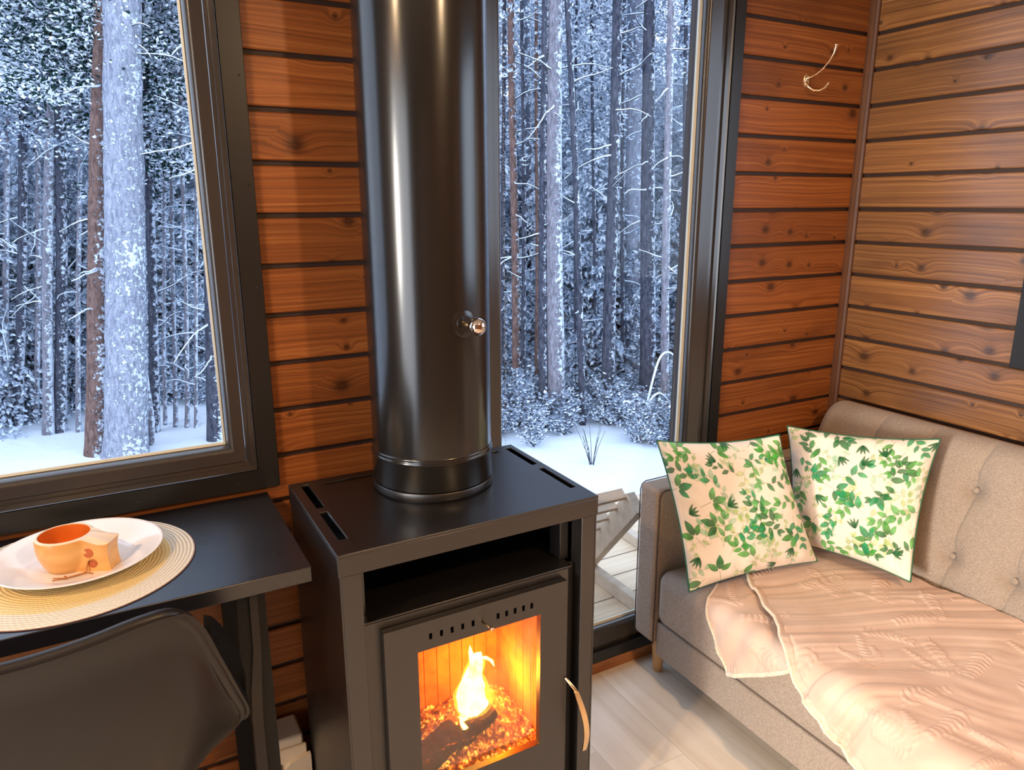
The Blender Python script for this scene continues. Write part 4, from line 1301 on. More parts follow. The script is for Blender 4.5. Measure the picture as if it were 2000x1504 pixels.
def cushion_print(N, size, seed):
    S = N/size
    rng = np.random.default_rng(seed)
    img = np.zeros((N, N, 3)); img[:] = lin(236, 222, 203)
    k = 0
    # pale layer
    pts = []
    for gy_ in range(8):
        for gx_ in range(8):
            pts.append(((gx_+rng.uniform(0.05, 0.95))*size/8, (gy_+rng.uniform(0.05, 0.95))*size/8))
    rng.shuffle(pts)
    for x, y in pts[:46]:
        sprig(img, S, x, y, rng.uniform(0, 2*PI), rng.uniform(0.05, 0.075), rng.uniform(0.022, 0.030), 0.30, 4, PALES[rng.integers(4)], lin(170, 160, 120), rng, 0.60, 1.2, 0.15, True)
    pts = [((i+rng.uniform(0.2, 0.8))*size/6.5, (j+(0.5 if i % 2 else 0)+rng.uniform(0.1, 0.6))*size/6.5) for i in range(7) for j in range(7)]
    rng.shuffle(pts)
    for q, (x, y) in enumerate(pts):
        typ = q % 5
        if typ in (0, 1, 2):
            sprig(img, S, x, y, rng.uniform(0, 2*PI), rng.uniform(0.065, 0.10), rng.uniform(0.028, 0.040), 0.27, 5, GREENS[rng.integers(4)], lin(120, 110, 70), rng, 0.88, 0.9, 0.32)
        elif typ == 3:
            a = rng.uniform(0, 2*PI)
            for da, l in ((-1.1, 0.034), (-0.2, 0.044), (0.8, 0.038)):
                draw_leaf(img, S, x+math.cos(a+da)*0.006, y+math.sin(a+da)*0.006, a+da, l, l*0.27, GREENS[rng.integers(4)]*rng.uniform(0.8, 1.1), 0.92, 0.5)
            draw_line(img, S, (x, y), (x-math.cos(a)*0.035, y-math.sin(a)*0.035), 0.0012, lin(120, 120, 60), 0.8)
        else:
            a = rng.uniform(0, 2*PI)
            for da in (-0.6, -0.2, 0.15, 0.55):
                draw_leaf(img, S, x, y, a+da, 0.034, 0.0042, lin(30, 100, 55), 0.92, 0.3)
    return np.clip(img, 0, 1)

M_PIPING = plain('dark_green_piping', (0.015, 0.13, 0.065, 1), 0.6)
def m_print():
    m = NT('leaf_printed_cotton')
    at = m.n('ShaderNodeVertexColor', {'layer_name': 'print'})
    co = m.coord()
    nz = m.noise(co, 1400, 2).outputs[0]
    b = m.bsdf(Base_Color=at.outputs[0], Roughness=0.75)
    m.set(b, 'Specular IOR Level', 0.25)
    m.set(b, 'Sheen Weight', 0.1)
    m.set(b, 'Normal', m.bump(nz, 0.12, 0.0006))
    return m.mat
M_PRINT = m_print()

def cushion(label, TLc, TRc, BLc, BRc, thick, seed, face=(0, -1, 0.3)):
    TLc, TRc, BLc, BRc = map(Vector, (TLc, TRc, BLc, BRc))
    cen = (TLc+TRc+BLc+BRc)/4
    root = empty('cushion', tuple(cen), label, 'cushion', 'leaf print cushions on the sofa')
    nrm = (TRc-BLc).cross(TLc-BRc).normalized()
    if nrm.dot(Vector((0, 0, CAM_H))-cen) < 0: nrm = -nrm
    N = 380
    img = cushion_print(N+1, 0.40, seed)
    g = np.linspace(-1, 1, N+1)
    gx, gy = np.meshgrid(g, g)            # gx left->right, gy bottom->top
    ax, ay = np.abs(gx), np.abs(gy)
    # concave sides: pull the edge middles inwards
    px = gx*(1-0.075*(1-gy**2)*ax**2)
    py = gy*(1-0.075*(1-gx**2)*ay**2)
    u, v = (px+1)/2, (py+1)/2
    A = np.array
    base = (A(BLc)[None, None]*((1-u)*(1-v))[..., None] + A(BRc)[None, None]*(u*(1-v))[..., None] + A(TLc)[None, None]*((1-u)*v)[..., None] + A(TRc)[None, None]*(u*v)[..., None])
    prof = ((1-gx**2)*(1-gy**2))
    h = thick*np.sqrt(np.clip(prof, 0, 1))**0.95
    rs = np.random.default_rng(seed+5)
    wr = np.zeros_like(h)
    for _ in range(14):                   # tension wrinkles running in from the edges
        a = rs.uniform(0, 2*PI); fx, fy = math.cos(a)*rs.uniform(2, 5), math.sin(a)*rs.uniform(2, 5)
        wr += np.sin(gx*fx+gy*fy+rs.uniform(0, 6))*0.0013
    ex = np.clip(ax-0.6, 0, 1)/0.4; ey = np.clip(ay-0.6, 0, 1)/0.4
    wr += 0.0034*np.sin(gy*23+gx*4)*ex*(1-ex)*2 + 0.0034*np.sin(gx*21+gy*3)*ey*(1-ey)*2
    # soft dents from the seams towards the corners
    h = h + wr*np.clip(prof*8, 0, 1)
    n_ = A(nrm)[None, None]
    Vf = base + n_*h[..., None]
    idx = np.arange((N+1)**2).reshape(N+1, N+1)
    F = np.stack([idx[:-1, :-1], idx[:-1, 1:], idx[1:, 1:], idx[1:, :-1]], -1).reshape(-1, 4)
    vv = Vf.reshape(-1, 3)-A(cen)
    f0 = F[len(F)//2]
    nn = np.cross(vv[f0[1]]-vv[f0[0]], vv[f0[2]]-vv[f0[0]])
    if nn.dot(A(nrm)) < 0: F = F[:, ::-1]
    me = np_mesh('front_cover', vv, F, [M_PRINT], smooth=True)
    ca = me.color_attributes.new('print', 'FLOAT_COLOR', 'POINT')
    rgba = np.ones((len(vv), 4), dtype=np.float32); rgba[:, :3] = img.reshape(-1, 3)
    ca.data.foreach_set('color', rgba.ravel())
    mobj('front_cover', me, root)
    # back cover, coarser
    st = 5
    Vb = (base - n_*(h*0.85)[..., None])[::st, ::st]
    nb_ = Vb.shape[0]
    idx = np.arange(nb_*nb_).reshape(nb_, nb_)
    F2 = np.stack([idx[:-1, :-1], idx[1:, :-1], idx[1:, 1:], idx[:-1, 1:]], -1).reshape(-1, 4)
    me = np_mesh('back_cover', Vb.reshape(-1, 3)-A(cen), F2, [M_PRINT], smooth=True)
    ca = me.color_attributes.new('print', 'FLOAT_COLOR', 'POINT')
    rgba = np.ones((nb_*nb_, 4), dtype=np.float32); rgba[:, :3] = img[::st, ::st].reshape(-1, 3)
    ca.data.foreach_set('color', rgba.ravel())
    mobj('back_cover', me, root)
    mb = MB()
    ring = [tuple(base[0, i]) for i in range(0, N+1, 4)] + [tuple(base[j, N]) for j in range(4, N+1, 4)] + [tuple(base[N, i]) for i in range(N-4, -1, -4)] + [tuple(base[j, 0]) for j in range(N-4, -1, -4)]
    mb.tube(ring, 0.0026, 8, caps=False)
    mb.build('piping', M_PIPING, root, smooth=True)
    return root
cushion('leaf print cushion with green piping leaning on the sofa arm beside the glass door', (1.250, 1.452, 0.738), (1.502, 1.262, 0.768), (1.228, 1.272, 0.380), (1.628, 1.200, 0.398), 0.060, 21)
cushion('leaf print cushion with green piping leaning on the buttoned sofa back', (1.652, 1.362, 0.742), (1.898, 1.068, 0.747), (1.650, 1.318, 0.402), (1.738, 1.000, 0.402), 0.058, 33)

# ------------------------------------------------------------------ throw blanket
def m_blanket():
    m = NT('peach_plush')
    co = m.coord()
    nz = m.noise(co, 900, 2).outputs[0]
    n2 = m.noise(co, 9, 3).outputs[0]
    col = m.ramp(n2, [(0.3, (0.60, 0.41, 0.31, 1)), (0.7, (0.70, 0.52, 0.41, 1))])
    b = m.bsdf(Base_Color=col, Roughness=0.55)
    m.set(b, 'Sheen Weight', 0.55); m.set(b, 'Sheen Roughness', 0.3); m.set(b, 'Sheen Tint', (1.0, 0.9, 0.82, 1))
    m.set(b, 'Specular IOR Level', 0.35)
    m.set(b, 'Normal', m.bump(nz, 0.25, 0.0008))
    return m.mat
M_BLK = m_blanket()
M_FLEECE = m_fabric('cream_fleece', (0.62, 0.48, 0.34, 1), (0.86, 0.74, 0.58, 1), 500, 0.95, 0.5, 0.8)
blk = empty('throw_blanket', (1.5, 0.8, 0.37), 'peach beige plush throw with embossed fern sprigs spread over the sofa seat', 'blanket')
RR = 0.042
def drape(t, y, h):
    """t: distance from the seat's front rounding (flat for t>=0), h: height over the seat surface"""
    R_ = 0.038
    cxr, czr = FX+R_, SEATZ-R_
    arc_l = R_*PI/2
    flat = t >= 0
    x = np.where(flat, cxr+t, 0.0); z = np.where(flat, SEATZ+h, 0.0)
    ang = np.clip(-t/R_, 0, PI/2)
    xa, za = cxr-np.sin(ang)*(R_+h), czr+np.cos(ang)*(R_+h)
    low = -t-arc_l
    x = np.where(flat, x, np.where(low > 0, FX-h, xa))
    z = np.where(flat, z, np.where(low > 0, czr-low, za))
    return np.stack([x, y, z], -1)
def vnoise(x, y, seed):
    """smooth value noise"""
    rs = np.random.default_rng(seed); T_ = rs.random((64, 64))
    xi, yi = np.floor(x).astype(int), np.floor(y).astype(int); fx, fy = x-xi, y-yi
    fx, fy = fx*fx*(3-2*fx), fy*fy*(3-2*fy)
    g = lambda a, b: T_[a % 64, b % 64]
    return (g(xi, yi)*(1-fx)+g(xi+1, yi)*fx)*(1-fy)+(g(xi, yi+1)*(1-fx)+g(xi+1, yi+1)*fx)*fy
def folds(t, y, seed, amp):
    a = 0.25 + 0.9*np.clip((1.25-y)/0.5, 0, 1.0)                 # fold direction turns further down
    wx = t + 0.05*vnoise(t*6, y*6, seed); wy = y + 0.06*vnoise(t*5+9, y*5, seed+1)
    s = wx*np.sin(a)*1.0 + wy*np.cos(a)
    l = wx*np.cos(a) - wy*np.sin(a)
    n1 = vnoise(s*26+40, l*4.5+20, seed+2); n2 = vnoise(s*48+70, l*9+50, seed+3)
    r1 = 1-np.abs(2*n1-1); 
    env = 0.35+0.9*vnoise(t*5+30, y*5+11, seed+4)
    edge = np.exp(-np.clip(t-(0.15+0.585*(y-1.28)), 0, 9)/0.22)
    return amp*(env*(0.85*n1+0.18*r1**2)*(0.45+0.75*edge) + 0.18*n2)
# emboss pattern
SB = 620.0
T0, T1, YA, YB = -0.32, 0.545, 0.05, 1.30
Wt, Hy = int((T1-T0)*SB), int((YB-YA)*SB)
emb = np.zeros((Hy, Wt, 3))
rng = np.random.default_rng(5)
def fern(x, y, a, ln, lf):
    px, py = x, y; n = 8; st = ln/n; cv = rng.uniform(-1.0, 1.0)
    for i in range(n):
        nx, ny = px+math.cos(a)*st, py+math.sin(a)*st
        draw_line(emb, SB, (px, py), (nx, ny), 0.0028, (1, 1, 1), 1.0)
        for sg in (1, -1):
            draw_leaf(emb, SB, nx, ny, a+sg*0.85, lf*(1-0.5*i/n), lf*0.23, (1, 1, 1), 0.95, 0.0)
        a += cv/n; px, py = nx, ny
def tree_sprig(x, y, a, ln):
    for da, l in ((0, 1.0), (0.75, 0.8), (-0.75, 0.8)):
        fern(x+math.cos(a)*ln*0.15*(1-abs(da)), y+math.sin(a)*ln*0.15*(1-abs(da)), a+da, ln*l*0.95, 0.017)
gy_ = 0.05
row = 0
while gy_ < (YB-YA):
    for kx in range(6):
        x = (kx+0.5*(row % 2)+rng.uniform(0.1, 0.5))*0.155; y = gy_+rng.uniform(0, 0.05)
        if (kx+row) % 3 == 0: tree_sprig(x, y, rng.uniform(0.6, 2.4), 0.10)
        else: fern(x, y, rng.uniform(0, 2*PI), 0.12, 0.027)
    gy_ += 0.105; row += 1
E_ = emb[..., 0]
K = np.array([1, 2, 1])/4.0
for _ in range(2):
    E_ = np.apply_along_axis(lambda r: np.convolve(r, K, 'same'), 0, E_)
    E_ = np.apply_along_axis(lambda r: np.convolve(r, K, 'same'), 1, E_)
tg, yg = np.meshgrid(np.linspace(T0, T1, Wt), np.linspace(YA, YB, Hy))
# map the sheet: left border follows the slanted line, the rest stays regular
left = 0.15+0.585*(yg-1.28)
frac = (tg-T0)/(T1-T0)
lb = np.maximum(left, T0) + 0.004*np.sin(yg*60)
tm = lb + (T1 - lb + 0.012*np.sin(yg*17))*frac
iu = np.clip(((tm-T0)*SB).astype(int), 0, Wt-1)
ju = np.clip(((yg-YA)*SB).astype(int), 0, Hy-1)
em = E_[ju, iu]
hh = 0.006 + folds(tm, yg, 3, 0.020) + em*0.0026
dl = (tm-lb)
hh += 0.003*np.exp(-(dl/0.006)**2) - 0.0025*np.exp(-((dl-0.014)/0.003)**2)   # hemmed border
hh *= 1.0
Pm = drape(tm, yg, hh)
idx = np.arange(Wt*Hy).reshape(Hy, Wt)
F = np.stack([idx[:-1, :-1], idx[:-1, 1:], idx[1:, 1:], idx[1:, :-1]], -1).reshape(-1, 4)
me = np_mesh('top_layer', Pm.reshape(-1, 3)-np.array(blk.location), F, [M_BLK], smooth=True)
tl = mobj('top_layer', me, blk)
# rolled fleece hem along the left border and the end
mb = MB()
ii = range(0, Hy, 6)
mb.tube([tuple(Pm[j, 0]+np.array([0.0, 0.001, -0.003])) for j in ii], 0.0042, 8)
mb.tube([tuple(Pm[Hy-1, i]+np.array([0.0, 0.001, -0.003])) for i in range(0, Wt, 6)], 0.0042, 8)
h_ = mb.build('hem', M_FLEECE, blk, smooth=True); 
# lower corner of the folded blanket that peeks out on the left
n1_, n2_ = 150, 150
q = np.array([[0.19, 1.285], [0.055, 1.285], [-0.170, 1.136], [-0.040, 0.945]])   # TL.. (t, y)
uu_, vv_ = np.meshgrid(np.linspace(0, 1, n1_), np.linspace(0, 1, n2_))
pt_ = (q[1][None, None]*((1-uu_)*(1-vv_))[..., None] + q[0][None, None]*(uu_*(1-vv_))[..., None] + q[2][None, None]*((1-uu_)*vv_)[..., None] + q[3][None, None]*(uu_*vv_)[..., None])
pt_[..., 0] += 0.012*np.sin(vv_*PI)*(1-uu_)*-1 - 0.006*np.sin(uu_*PI)*vv_
t_, y_ = pt_[..., 0], pt_[..., 1]
hb = 0.003 + 0.010*vnoise(t_*14+3, y_*30+5, 8)*np.clip(vv_*1.4, 0, 1)*(1-0.6*uu_) + 0.003*np.sin(y_*90+t_*20)*np.exp(-((vv_-0.75)/0.25)**2)
iu = np.clip(((t_-T0)*SB).astype(int), 0, Wt-1); ju = np.clip(((y_-YA)*SB).astype(int), 0, Hy-1)
hb = hb + E_[ju, iu]*0.0036
hb = hb*(1-0.75*np.clip((uu_-0.82)/0.18, 0, 1))
Pl = drape(t_, y_, hb)
idx = np.arange(n1_*n2_).reshape(n2_, n1_)
F = np.stack([idx[:-1, :-1], idx[:-1, 1:], idx[1:, 1:], idx[1:, :-1]], -1).reshape(-1, 4)
me = np_mesh('folded_corner', Pl.reshape(-1, 3)-np.array(blk.location), F, [M_BLK], smooth=True)
fc = mobj('folded_corner', me, blk)
mb = MB()
mb.tube([tuple(Pl[n2_-1, i]) for i in range(0, n1_, 4)], 0.0060, 10)
mb.tube([tuple(Pl[j, 0]+np.array([0, 0, 0.0])) for j in range(0, n2_, 4)], 0.0035, 8)
mb.build('fleece_edge', M_FLEECE, blk, smooth=True)

# ------------------------------------------------------------------ outside: deck, snow, forest
mb = MB(); mb.box(-0.2, 5.0, WY+0.161, 2.62, -0.11, -0.04)
tag(mb.build('deck', M_DECK), kind='structure')
mb = MB(); mb.box(-0.2, 5.0, 2.621, 2.65, -0.30, -0.045)
for x in (0.0, 1.6, 3.2, 4.8): mb.box(x, x+0.12, 2.3, 2.42, -2.2, -0.112)
tag(mb.build('deck_edge', M_DECKCH), kind='structure')

dch = empty('deck_chair', (1.6, 2.1, -0.04), 'weathered grey slatted wooden deck chair on the deck outside the glass door', 'deck chair')
def rail(a, b, wd, hg, name='rail', up=(0, 0, 1)):
    mb = MB(); mb.bar(a, b, wd, hg, up); return mb.build(name, M_DECKCH, dch, bevel=0.004)
for x in (1.50, 1.00):
    mb = MB(); mb.bar((x, 1.838, 0.360), (x, 2.125, 0.015), 0.040, 0.085); mb.build('back_rail', M_DECKCH, dch, bevel=0.004)
    mb = MB(); mb.bar((x, 1.74, -0.014), (x, 2.52, -0.014), 0.036, 0.050); mb.build('foot_rail', M_DECKCH, dch, bevel=0.004)
for k in range(6):
    f = 0.03+0.17*k
    y, z = 1.838+0.287*f+0.036, 0.360-0.345*f+0.030
    mb = MB(); mb.bar((1.018, y, z), (1.482, y, z), 0.018, 0.040, (0, 0.77, 0.64)); mb.build('slat', M_DECKCH, dch, bevel=0.003)
mb = MB(); mb.bar((1.80, 1.80, -0.016), (1.83, 2.50, -0.016), 0.036, 0.046); mb.build('outrigger', M_DECKCH, dch, bevel=0.004)
mb = MB(); mb.bar((1.519, 2.49, -0.016), (1.81, 2.49, -0.016), 0.03, 0.04); mb.build('stretcher', M_DECKCH, dch, bevel=0.003)

G = -2.0
def m_snow():
    m = NT('fresh_snow')
    co = m.coord()
    n1 = m.noise(co, 2.2, 5, 0.6).outputs[0]
    n2 = m.noise(co, 160, 2).outputs[0]
    b = m.bsdf(Base_Color=(0.84, 0.90, 0.98, 1), Roughness=0.75)
    m.set(b, 'Specular IOR Level', 0.2)
    m.set(b, 'Normal', m.bump(m.math('ADD', n1, m.math('MULTIPLY', n2, 0.05)), 0.5, 0.08))
    return m.mat
M_SNOW = m_snow()
M_SNOWC = plain('snow_on_twigs', (0.80, 0.87, 0.97, 1), 0.85, 0, 0.1)
M_NEEDLE = plain('hazed_needles', (0.20, 0.25, 0.33, 1), 0.9, 0, 0.1, var=0.5, bscale=30)  # needle colour lifted pale to stand in for forest haze
M_GREEN = plain('dark_pine_needles', (0.014, 0.036, 0.032, 1), 0.9, 0, 0.1, var=0.5, bscale=30)
M_HAZE = plain('hazed_twigs', (0.40, 0.47, 0.58, 1), 0.95, 0, 0.1, var=0.4, bscale=20)  # pale blue-grey twigs, haze put into their colour
def m_bark(name, bark1, bark2, snow_amt, side=(1, -0.3, 0.1), sc=1.0, sw=0.16):
    m = NT(name)
    co = m.coord()
    mp = m.n('ShaderNodeMapping', None, i0=co); mp.inputs['Scale'].default_value = (1, 1, 0.35)
    nz = m.noise(mp.outputs[0], 26*sc, 5, 0.7, 0.4).outputs[0]
    col = m.ramp(nz, [(0.35, bark1), (0.68, bark2)])
    gm = m.n('ShaderNodeNewGeometry')
    dt = m.n('ShaderNodeVectorMath', {'operation': 'DOT_PRODUCT'}, i0=gm.outputs['Normal'], i1=Vector(side).normalized())
    sn = m.noise(co, 17*sc, 5, 0.75).outputs[0]
    sn2 = m.noise(co, 2.1, 2).outputs[0]
    f = m.math('ADD', m.math('MULTIPLY', dt.outputs['Value'], sw), m.math('ADD', sn, m.math('MULTIPLY', m.math('SUBTRACT', sn2, 0.5), 0.25)))
    f = m.math('MULTIPLY', m.math('SUBTRACT', f, 0.62-snow_amt), 14.0, clamp=True)
    col = m.mix(f, col, (0.74, 0.82, 0.95, 1))
    b = m.bsdf(Base_Color=col, Roughness=0.9)
    m.set(b, 'Specular IOR Level', 0.15)
    m.set(b, 'Normal', m.bump(m.math('ADD', nz, m.math('MULTIPLY', f, 0.6)), 0.9, 0.02))
    return m.mat
M_BARK_SNOWY = m_bark('snow_plastered_bark', (0.17, 0.18, 0.24, 1), (0.46, 0.48, 0.57, 1), 0.10, sw=0.05)
M_BARK_RED = m_bark('reddish_pine_bark', (0.085, 0.052, 0.045, 1), (0.27, 0.165, 0.14, 1), 0.04)
M_BARK_DARK = m_bark('dark_spruce_bark', (0.024, 0.027, 0.042, 1), (0.11, 0.115, 0.15, 1), 0.05)
M_BARK_HAZE = m_bark('hazed_far_bark', (0.09, 0.10, 0.14, 1), (0.24, 0.26, 0.32, 1), 0.08)  # far bark paled in its colour for the distance haze
M_BARK_GREY = m_bark('grey_pine_bark', (0.12, 0.115, 0.14, 1), (0.34, 0.32, 0.37, 1), 0.09)

# snow covered ground with gentle drifts
def gz(x, y):
    d = math.hypot(x, y)
    h = G + 0.10*mnoise.noise(Vector((x*0.35, y*0.35, 0))) + 0.03*mnoise.noise(Vector((x*1.3, y*1.3, 4)))
    if d > 16: h += (d-16)*0.05
    return h
mb = MB()
vs, fs = blob_grid(190, 200, lambda a, b: (-28+66*a, -14+68*b, gz(-28+66*a, -14+68*b)))
mb.add(vs, fs)
tag(mb.build('snow_ground', M_SNOW, smooth=True), kind='structure')

OCT_V = np.array([[1, 0, 0], [-1, 0, 0], [0, 1, 0], [0, -1, 0], [0, 0, 1], [0, 0, -1]], dtype=float)
OCT_F = np.array([[0, 2, 4], [2, 1, 4], [1, 3, 4], [3, 0, 4], [2, 0, 5], [1, 2, 5], [3, 1, 5], [0, 3, 5]])
def tufts(P, D, ln, wd, th, rng, snow=0.8, cut=-0.25):
    """many small snow-topped tufts: P centres, D directions; returns verts, faces, material index"""
    n = len(P)
    D = D/np.linalg.norm(D, axis=1)[:, None]
    up = np.array([0, 0, 1.0])[None].repeat(n, 0)+rng.normal(0, 0.45, (n, 3))
    S = np.cross(D, up); S /= np.linalg.norm(S, axis=1)[:, None]
    U = np.cross(S, D)
    ln = ln*rng.uniform(0.6, 1.4, n); wd = wd*rng.uniform(0.6, 1.4, n); th = th*rng.uniform(0.6, 1.4, n)
    V = (P[:, None, :] + OCT_V[None, :, 0, None]*D[:, None, :]*ln[:, None, None] + OCT_V[None, :, 1, None]*S[:, None, :]*wd[:, None, None]
         + OCT_V[None, :, 2, None]*U[:, None, :]*th[:, None, None])
    F = OCT_F[None]+(np.arange(n)*6)[:, None, None]
    V = V.reshape(-1, 3); F = F.reshape(-1, 3)
    N = np.cross(V[F[:, 1]]-V[F[:, 0]], V[F[:, 2]]-V[F[:, 0]])
    nz = N[:, 2]/(np.linalg.norm(N, axis=1)+1e-12)
    has = (rng.random(n) < snow).repeat(8)
    mi = ((nz > cut) & has).astype(int)
    return V, F, mi
def fir_mesh(name, height, radius, rng, dens=1.0, snow=0.8, zlow=0.05, mats=None, size=1.0, droop=0.35):
    Ps, Ds = [], []
    nb_ = int(height*22*dens)
    for b in range(nb_):
        f = zlow+(1-zlow)*(b+rng.random())/nb_
        z = height*f
        L = radius*(1-f)**0.8*rng.uniform(0.6, 1.15)+0.06
        a = rng.uniform(0, 2*PI)
        k = max(4, int(L*26*dens))
        t = (np.arange(k)+0.5)/k
        x = np.cos(a)*L*t; y = np.sin(a)*L*t
        zz = z - droop*L*t**1.4 + 0.06*np.sin(t*3)
        w_ = 0.22*L*(1-0.5*t)
        for r_i in range(4):
            off = rng.normal(0, 1, k)*w_
            Ps.append(np.stack([x-np.sin(a)*off, y+np.cos(a)*off, zz-np.abs(off)*0.25+rng.normal(0, 0.012, k)], 1))
            d = np.stack([np.full(k, np.cos(a)), np.full(k, np.sin(a)), np.full(k, -0.35)], 1)
            d[:, 0] += -np.sin(a)*off*4; d[:, 1] += np.cos(a)*off*4
            Ds.append(d)
    P = np.concatenate(Ps); D = np.concatenate(Ds)+rng.normal(0, 0.15, (len(P), 3)) if False else np.concatenate(Ds)
    D = D+rng.normal(0, 0.75, D.shape)
    V, F, mi = tufts(P, D, 0.042*size, 0.021*size, 0.017*size, rng, snow)
    return np_mesh(name, V, F, mats or [M_NEEDLE, M_SNOWC], mi)
def stem_mesh(name, height, r0, mat, rng, bend=0.0):
    mb = MB()
    pts = [(bend*math.sin(z*0.7)*0.05, bend*math.cos(z*0.9)*0.05, z) for z in np.linspace(-0.2, height, 8)]
    mb.tube(pts, list(np.linspace(r0, r0*0.15, 8)), 7)
    me = bpy.data.meshes.new(name); me.from_pydata(mb.v, [], mb.f); me.materials.append(mat)
    me.polygons.foreach_set('use_smooth', [True]*len(me.polygons)); me.update()
    return me

def trunk_mesh(name, pts, rad, mat, rng, nseg=14):
    """bark surface with small irregularities; pts relative to the base"""
    n = 46
    P0, P1 = Vector(pts[0]), Vector(pts[-1])
    vs, fs = [], []
    sd = rng.uniform(0, 50)
    for i in range(n+1):
        t = i/n
        c = P0.lerp(P1, t) + Vector((0.035*math.sin(t*5+sd), 0.03*math.cos(t*4+sd), 0))*(t*(1-t)*4)
        r = rad[0]*(1-t)+rad[1]*t
        r *= 1+0.35*math.exp(-t*38)
        for k in range(nseg):
            a = 2*PI*k/nseg
            q = r*(1+0.10*mnoise.noise(Vector((math.cos(a)*1.5+sd, math.sin(a)*1.5, i*0.6))))
            vs.append((c.x+math.cos(a)*q, c.y+math.sin(a)*q, c.z))
    for i in range(n):
        for k in range(nseg):
            k2 = (k+1) % nseg
            fs.append((i*nseg+k, i*nseg+k2, (i+1)*nseg+k2, (i+1)*nseg+k))
    me = bpy.data.meshes.new(name); me.from_pydata(vs, [], fs); me.materials.append(mat)
    me.polygons.foreach_set('use_smooth', [True]*len(me.polygons)); me.update()
    return me
def twig(P0, P1, rad, rng, zr, lmax, mb):
    """one bare snow-lined branch on a trunk"""
    f = rng.uniform(*zr); c = P0.lerp(P1, f); r = rad[0]*(1-f)+rad[1]*f
    a = rng.uniform(0, 2*PI); L = lmax*rng.uniform(0.35, 1.0)
    pts = []; aa = a; m_ = 6
    cur = Vector((c.x+math.cos(a)*r*0.7, c.y+math.sin(a)*r*0.7, c.z))
    up = rng.uniform(-0.35, 0.55)
    for k in range(m_):
        pts.append(cur.copy())
        aa += rng.uniform(-0.35, 0.35); up += rng.uniform(-0.3, 0.22)
        cur += Vector((math.cos(aa), math.sin(aa), up))*(L/m_)
    rr_ = [0.012*(1-k/m_*0.75) for k in range(m_)]
    mb.tube(pts, rr_, 5, 0)
    mb.tube([p+Vector((0, 0, 0.006)) for p in pts], [q*1.05 for q in rr_], 5, 1)
def twig_obj(t, P0, P1, rad, rng, zr, lmax):
    mb = MB(); twig(P0, P1, rad, rng, zr, lmax, mb)
    me = bpy.data.meshes.new('branch'); me.from_pydata(mb.v, [], mb.f)
    me.materials.append(M_BARK_DARK); me.materials.append(M_SNOWC)
    me.polygons.foreach_set('material_index', mb.m); me.update()
    mobj('branch', me, t)
def crown_mesh(name, P0, P1, rng, zr, rad, n, k, snow, mats, size=1.0, twigs=None):
    """pine crown: boughs ending in snow-laden needle pads"""
    Ps, Ds = [], []
    for i in range(n):
        f = rng.uniform(*zr); c = P0.lerp(P1, f)
        a = rng.uniform(0, 2*PI); L = rad*rng.uniform(0.25, 1.0)
        c2 = np.array([c.x+math.cos(a)*L, c.y+math.sin(a)*L, c.z+rng.uniform(-0.3, 0.35)])
        p = rng.normal(0, 1, (k, 3))*np.array([0.24, 0.24, 0.11]) + c2
        Ps.append(p); d = p-c2; d[:, 2] = d[:, 2]*0.3-0.04; Ds.append(d+rng.normal(0, 0.16, d.shape))
    V, F, mi = tufts(np.concatenate(Ps), np.concatenate(Ds), 0.040*size, 0.023*size, 0.020*size, rng, snow)
    if twigs and len(twigs.v):
        tf, tm_ = [], []
        for f, m_ in zip(twigs.f, twigs.m):
            for q in range(1, len(f)-1): tf.append((f[0], f[q], f[q+1])); tm_.append(m_)
        F = np.concatenate([F, np.array(tf)+len(V)]); V = np.concatenate([V, np.array(twigs.v)]); mi = np.concatenate([mi, np.array(tm_)])
    return np_mesh(name, V, F, mats, mi)

rng = np.random.default_rng(77)
def pine(base, top, r0, r1, mat, label, group=None, twn=10, twl=0.7, twz=(0.2, 0.75), crown=None, crown_mat=None, name='pine_tree', merge=False, coff=None):
    P0 = Vector((0, 0, -0.25)); P1 = Vector((top[0]-base[0], top[1]-base[1], 9.5))
    t = empty(name, (base[0], base[1], G), label, 'tree', group)
    mobj('trunk', trunk_mesh('trunk', (P0, P1), (r0, r1), mat, rng), t)
    merge = merge or (group is not None)
    tw_ = MB()
    for _ in range(twn):
        if merge: twig(P0, P1, (r0, r1), rng, twz, twl, tw_)
        else: twig_obj(t, P0, P1, (r0, r1), rng, twz, twl)
    if merge and not crown: crown = ((0.45, 0.95), 0.7, 16, 80, 0.85)
    if crown:
        zr, rad, n, k, snow = crown
        co_ = Vector(coff) if coff else Vector((0, 0, 0))
        mobj('crown', crown_mesh('crown', P0+co_, P1+co_, rng, zr, rad, n, k, snow, [crown_mat or M_NEEDLE, M_SNOWC], twigs=tw_ if merge else None), t)
    return t
# left window
pine((-0.11, 10.87), (1.04, 10.84), 0.272, 0.170, M_BARK_SNOWY, 'thickest pine in the left window, its pale trunk plastered with snow', twn=5, twz=(0.5, 0.9), crown=((0.80, 1.0), 1.1, 20, 140, 0.8), crown_mat=M_GREEN)
pine((-0.47, 11.07), (0.91, 11.07), 0.137, 0.080, M_BARK_RED, 'reddish brown pine just left of the thick snowy trunk', twn=14, twl=0.9, crown=((0.50, 0.80), 1.25, 59, 160, 0.75), crown_mat=M_GREEN, coff=(-0.35, 1.3, 0))
pine((-1.10, 12.70), (0.23, 12.76), 0.080, 0.046, M_BARK_GREY, 'left one of the paired grey pine trunks in the left window', twn=12, twl=1.0, crown=((0.62, 0.95), 1.2, 33, 120, 0.85))
pine((-0.96, 12.75), (0.35, 12.80), 0.090, 0.048, M_BARK_DARK, 'right one of the paired pine trunks in the left window, darker at the foot', twn=12, twl=0.9, crown=((0.66, 0.95), 1.0, 26, 120, 0.85))
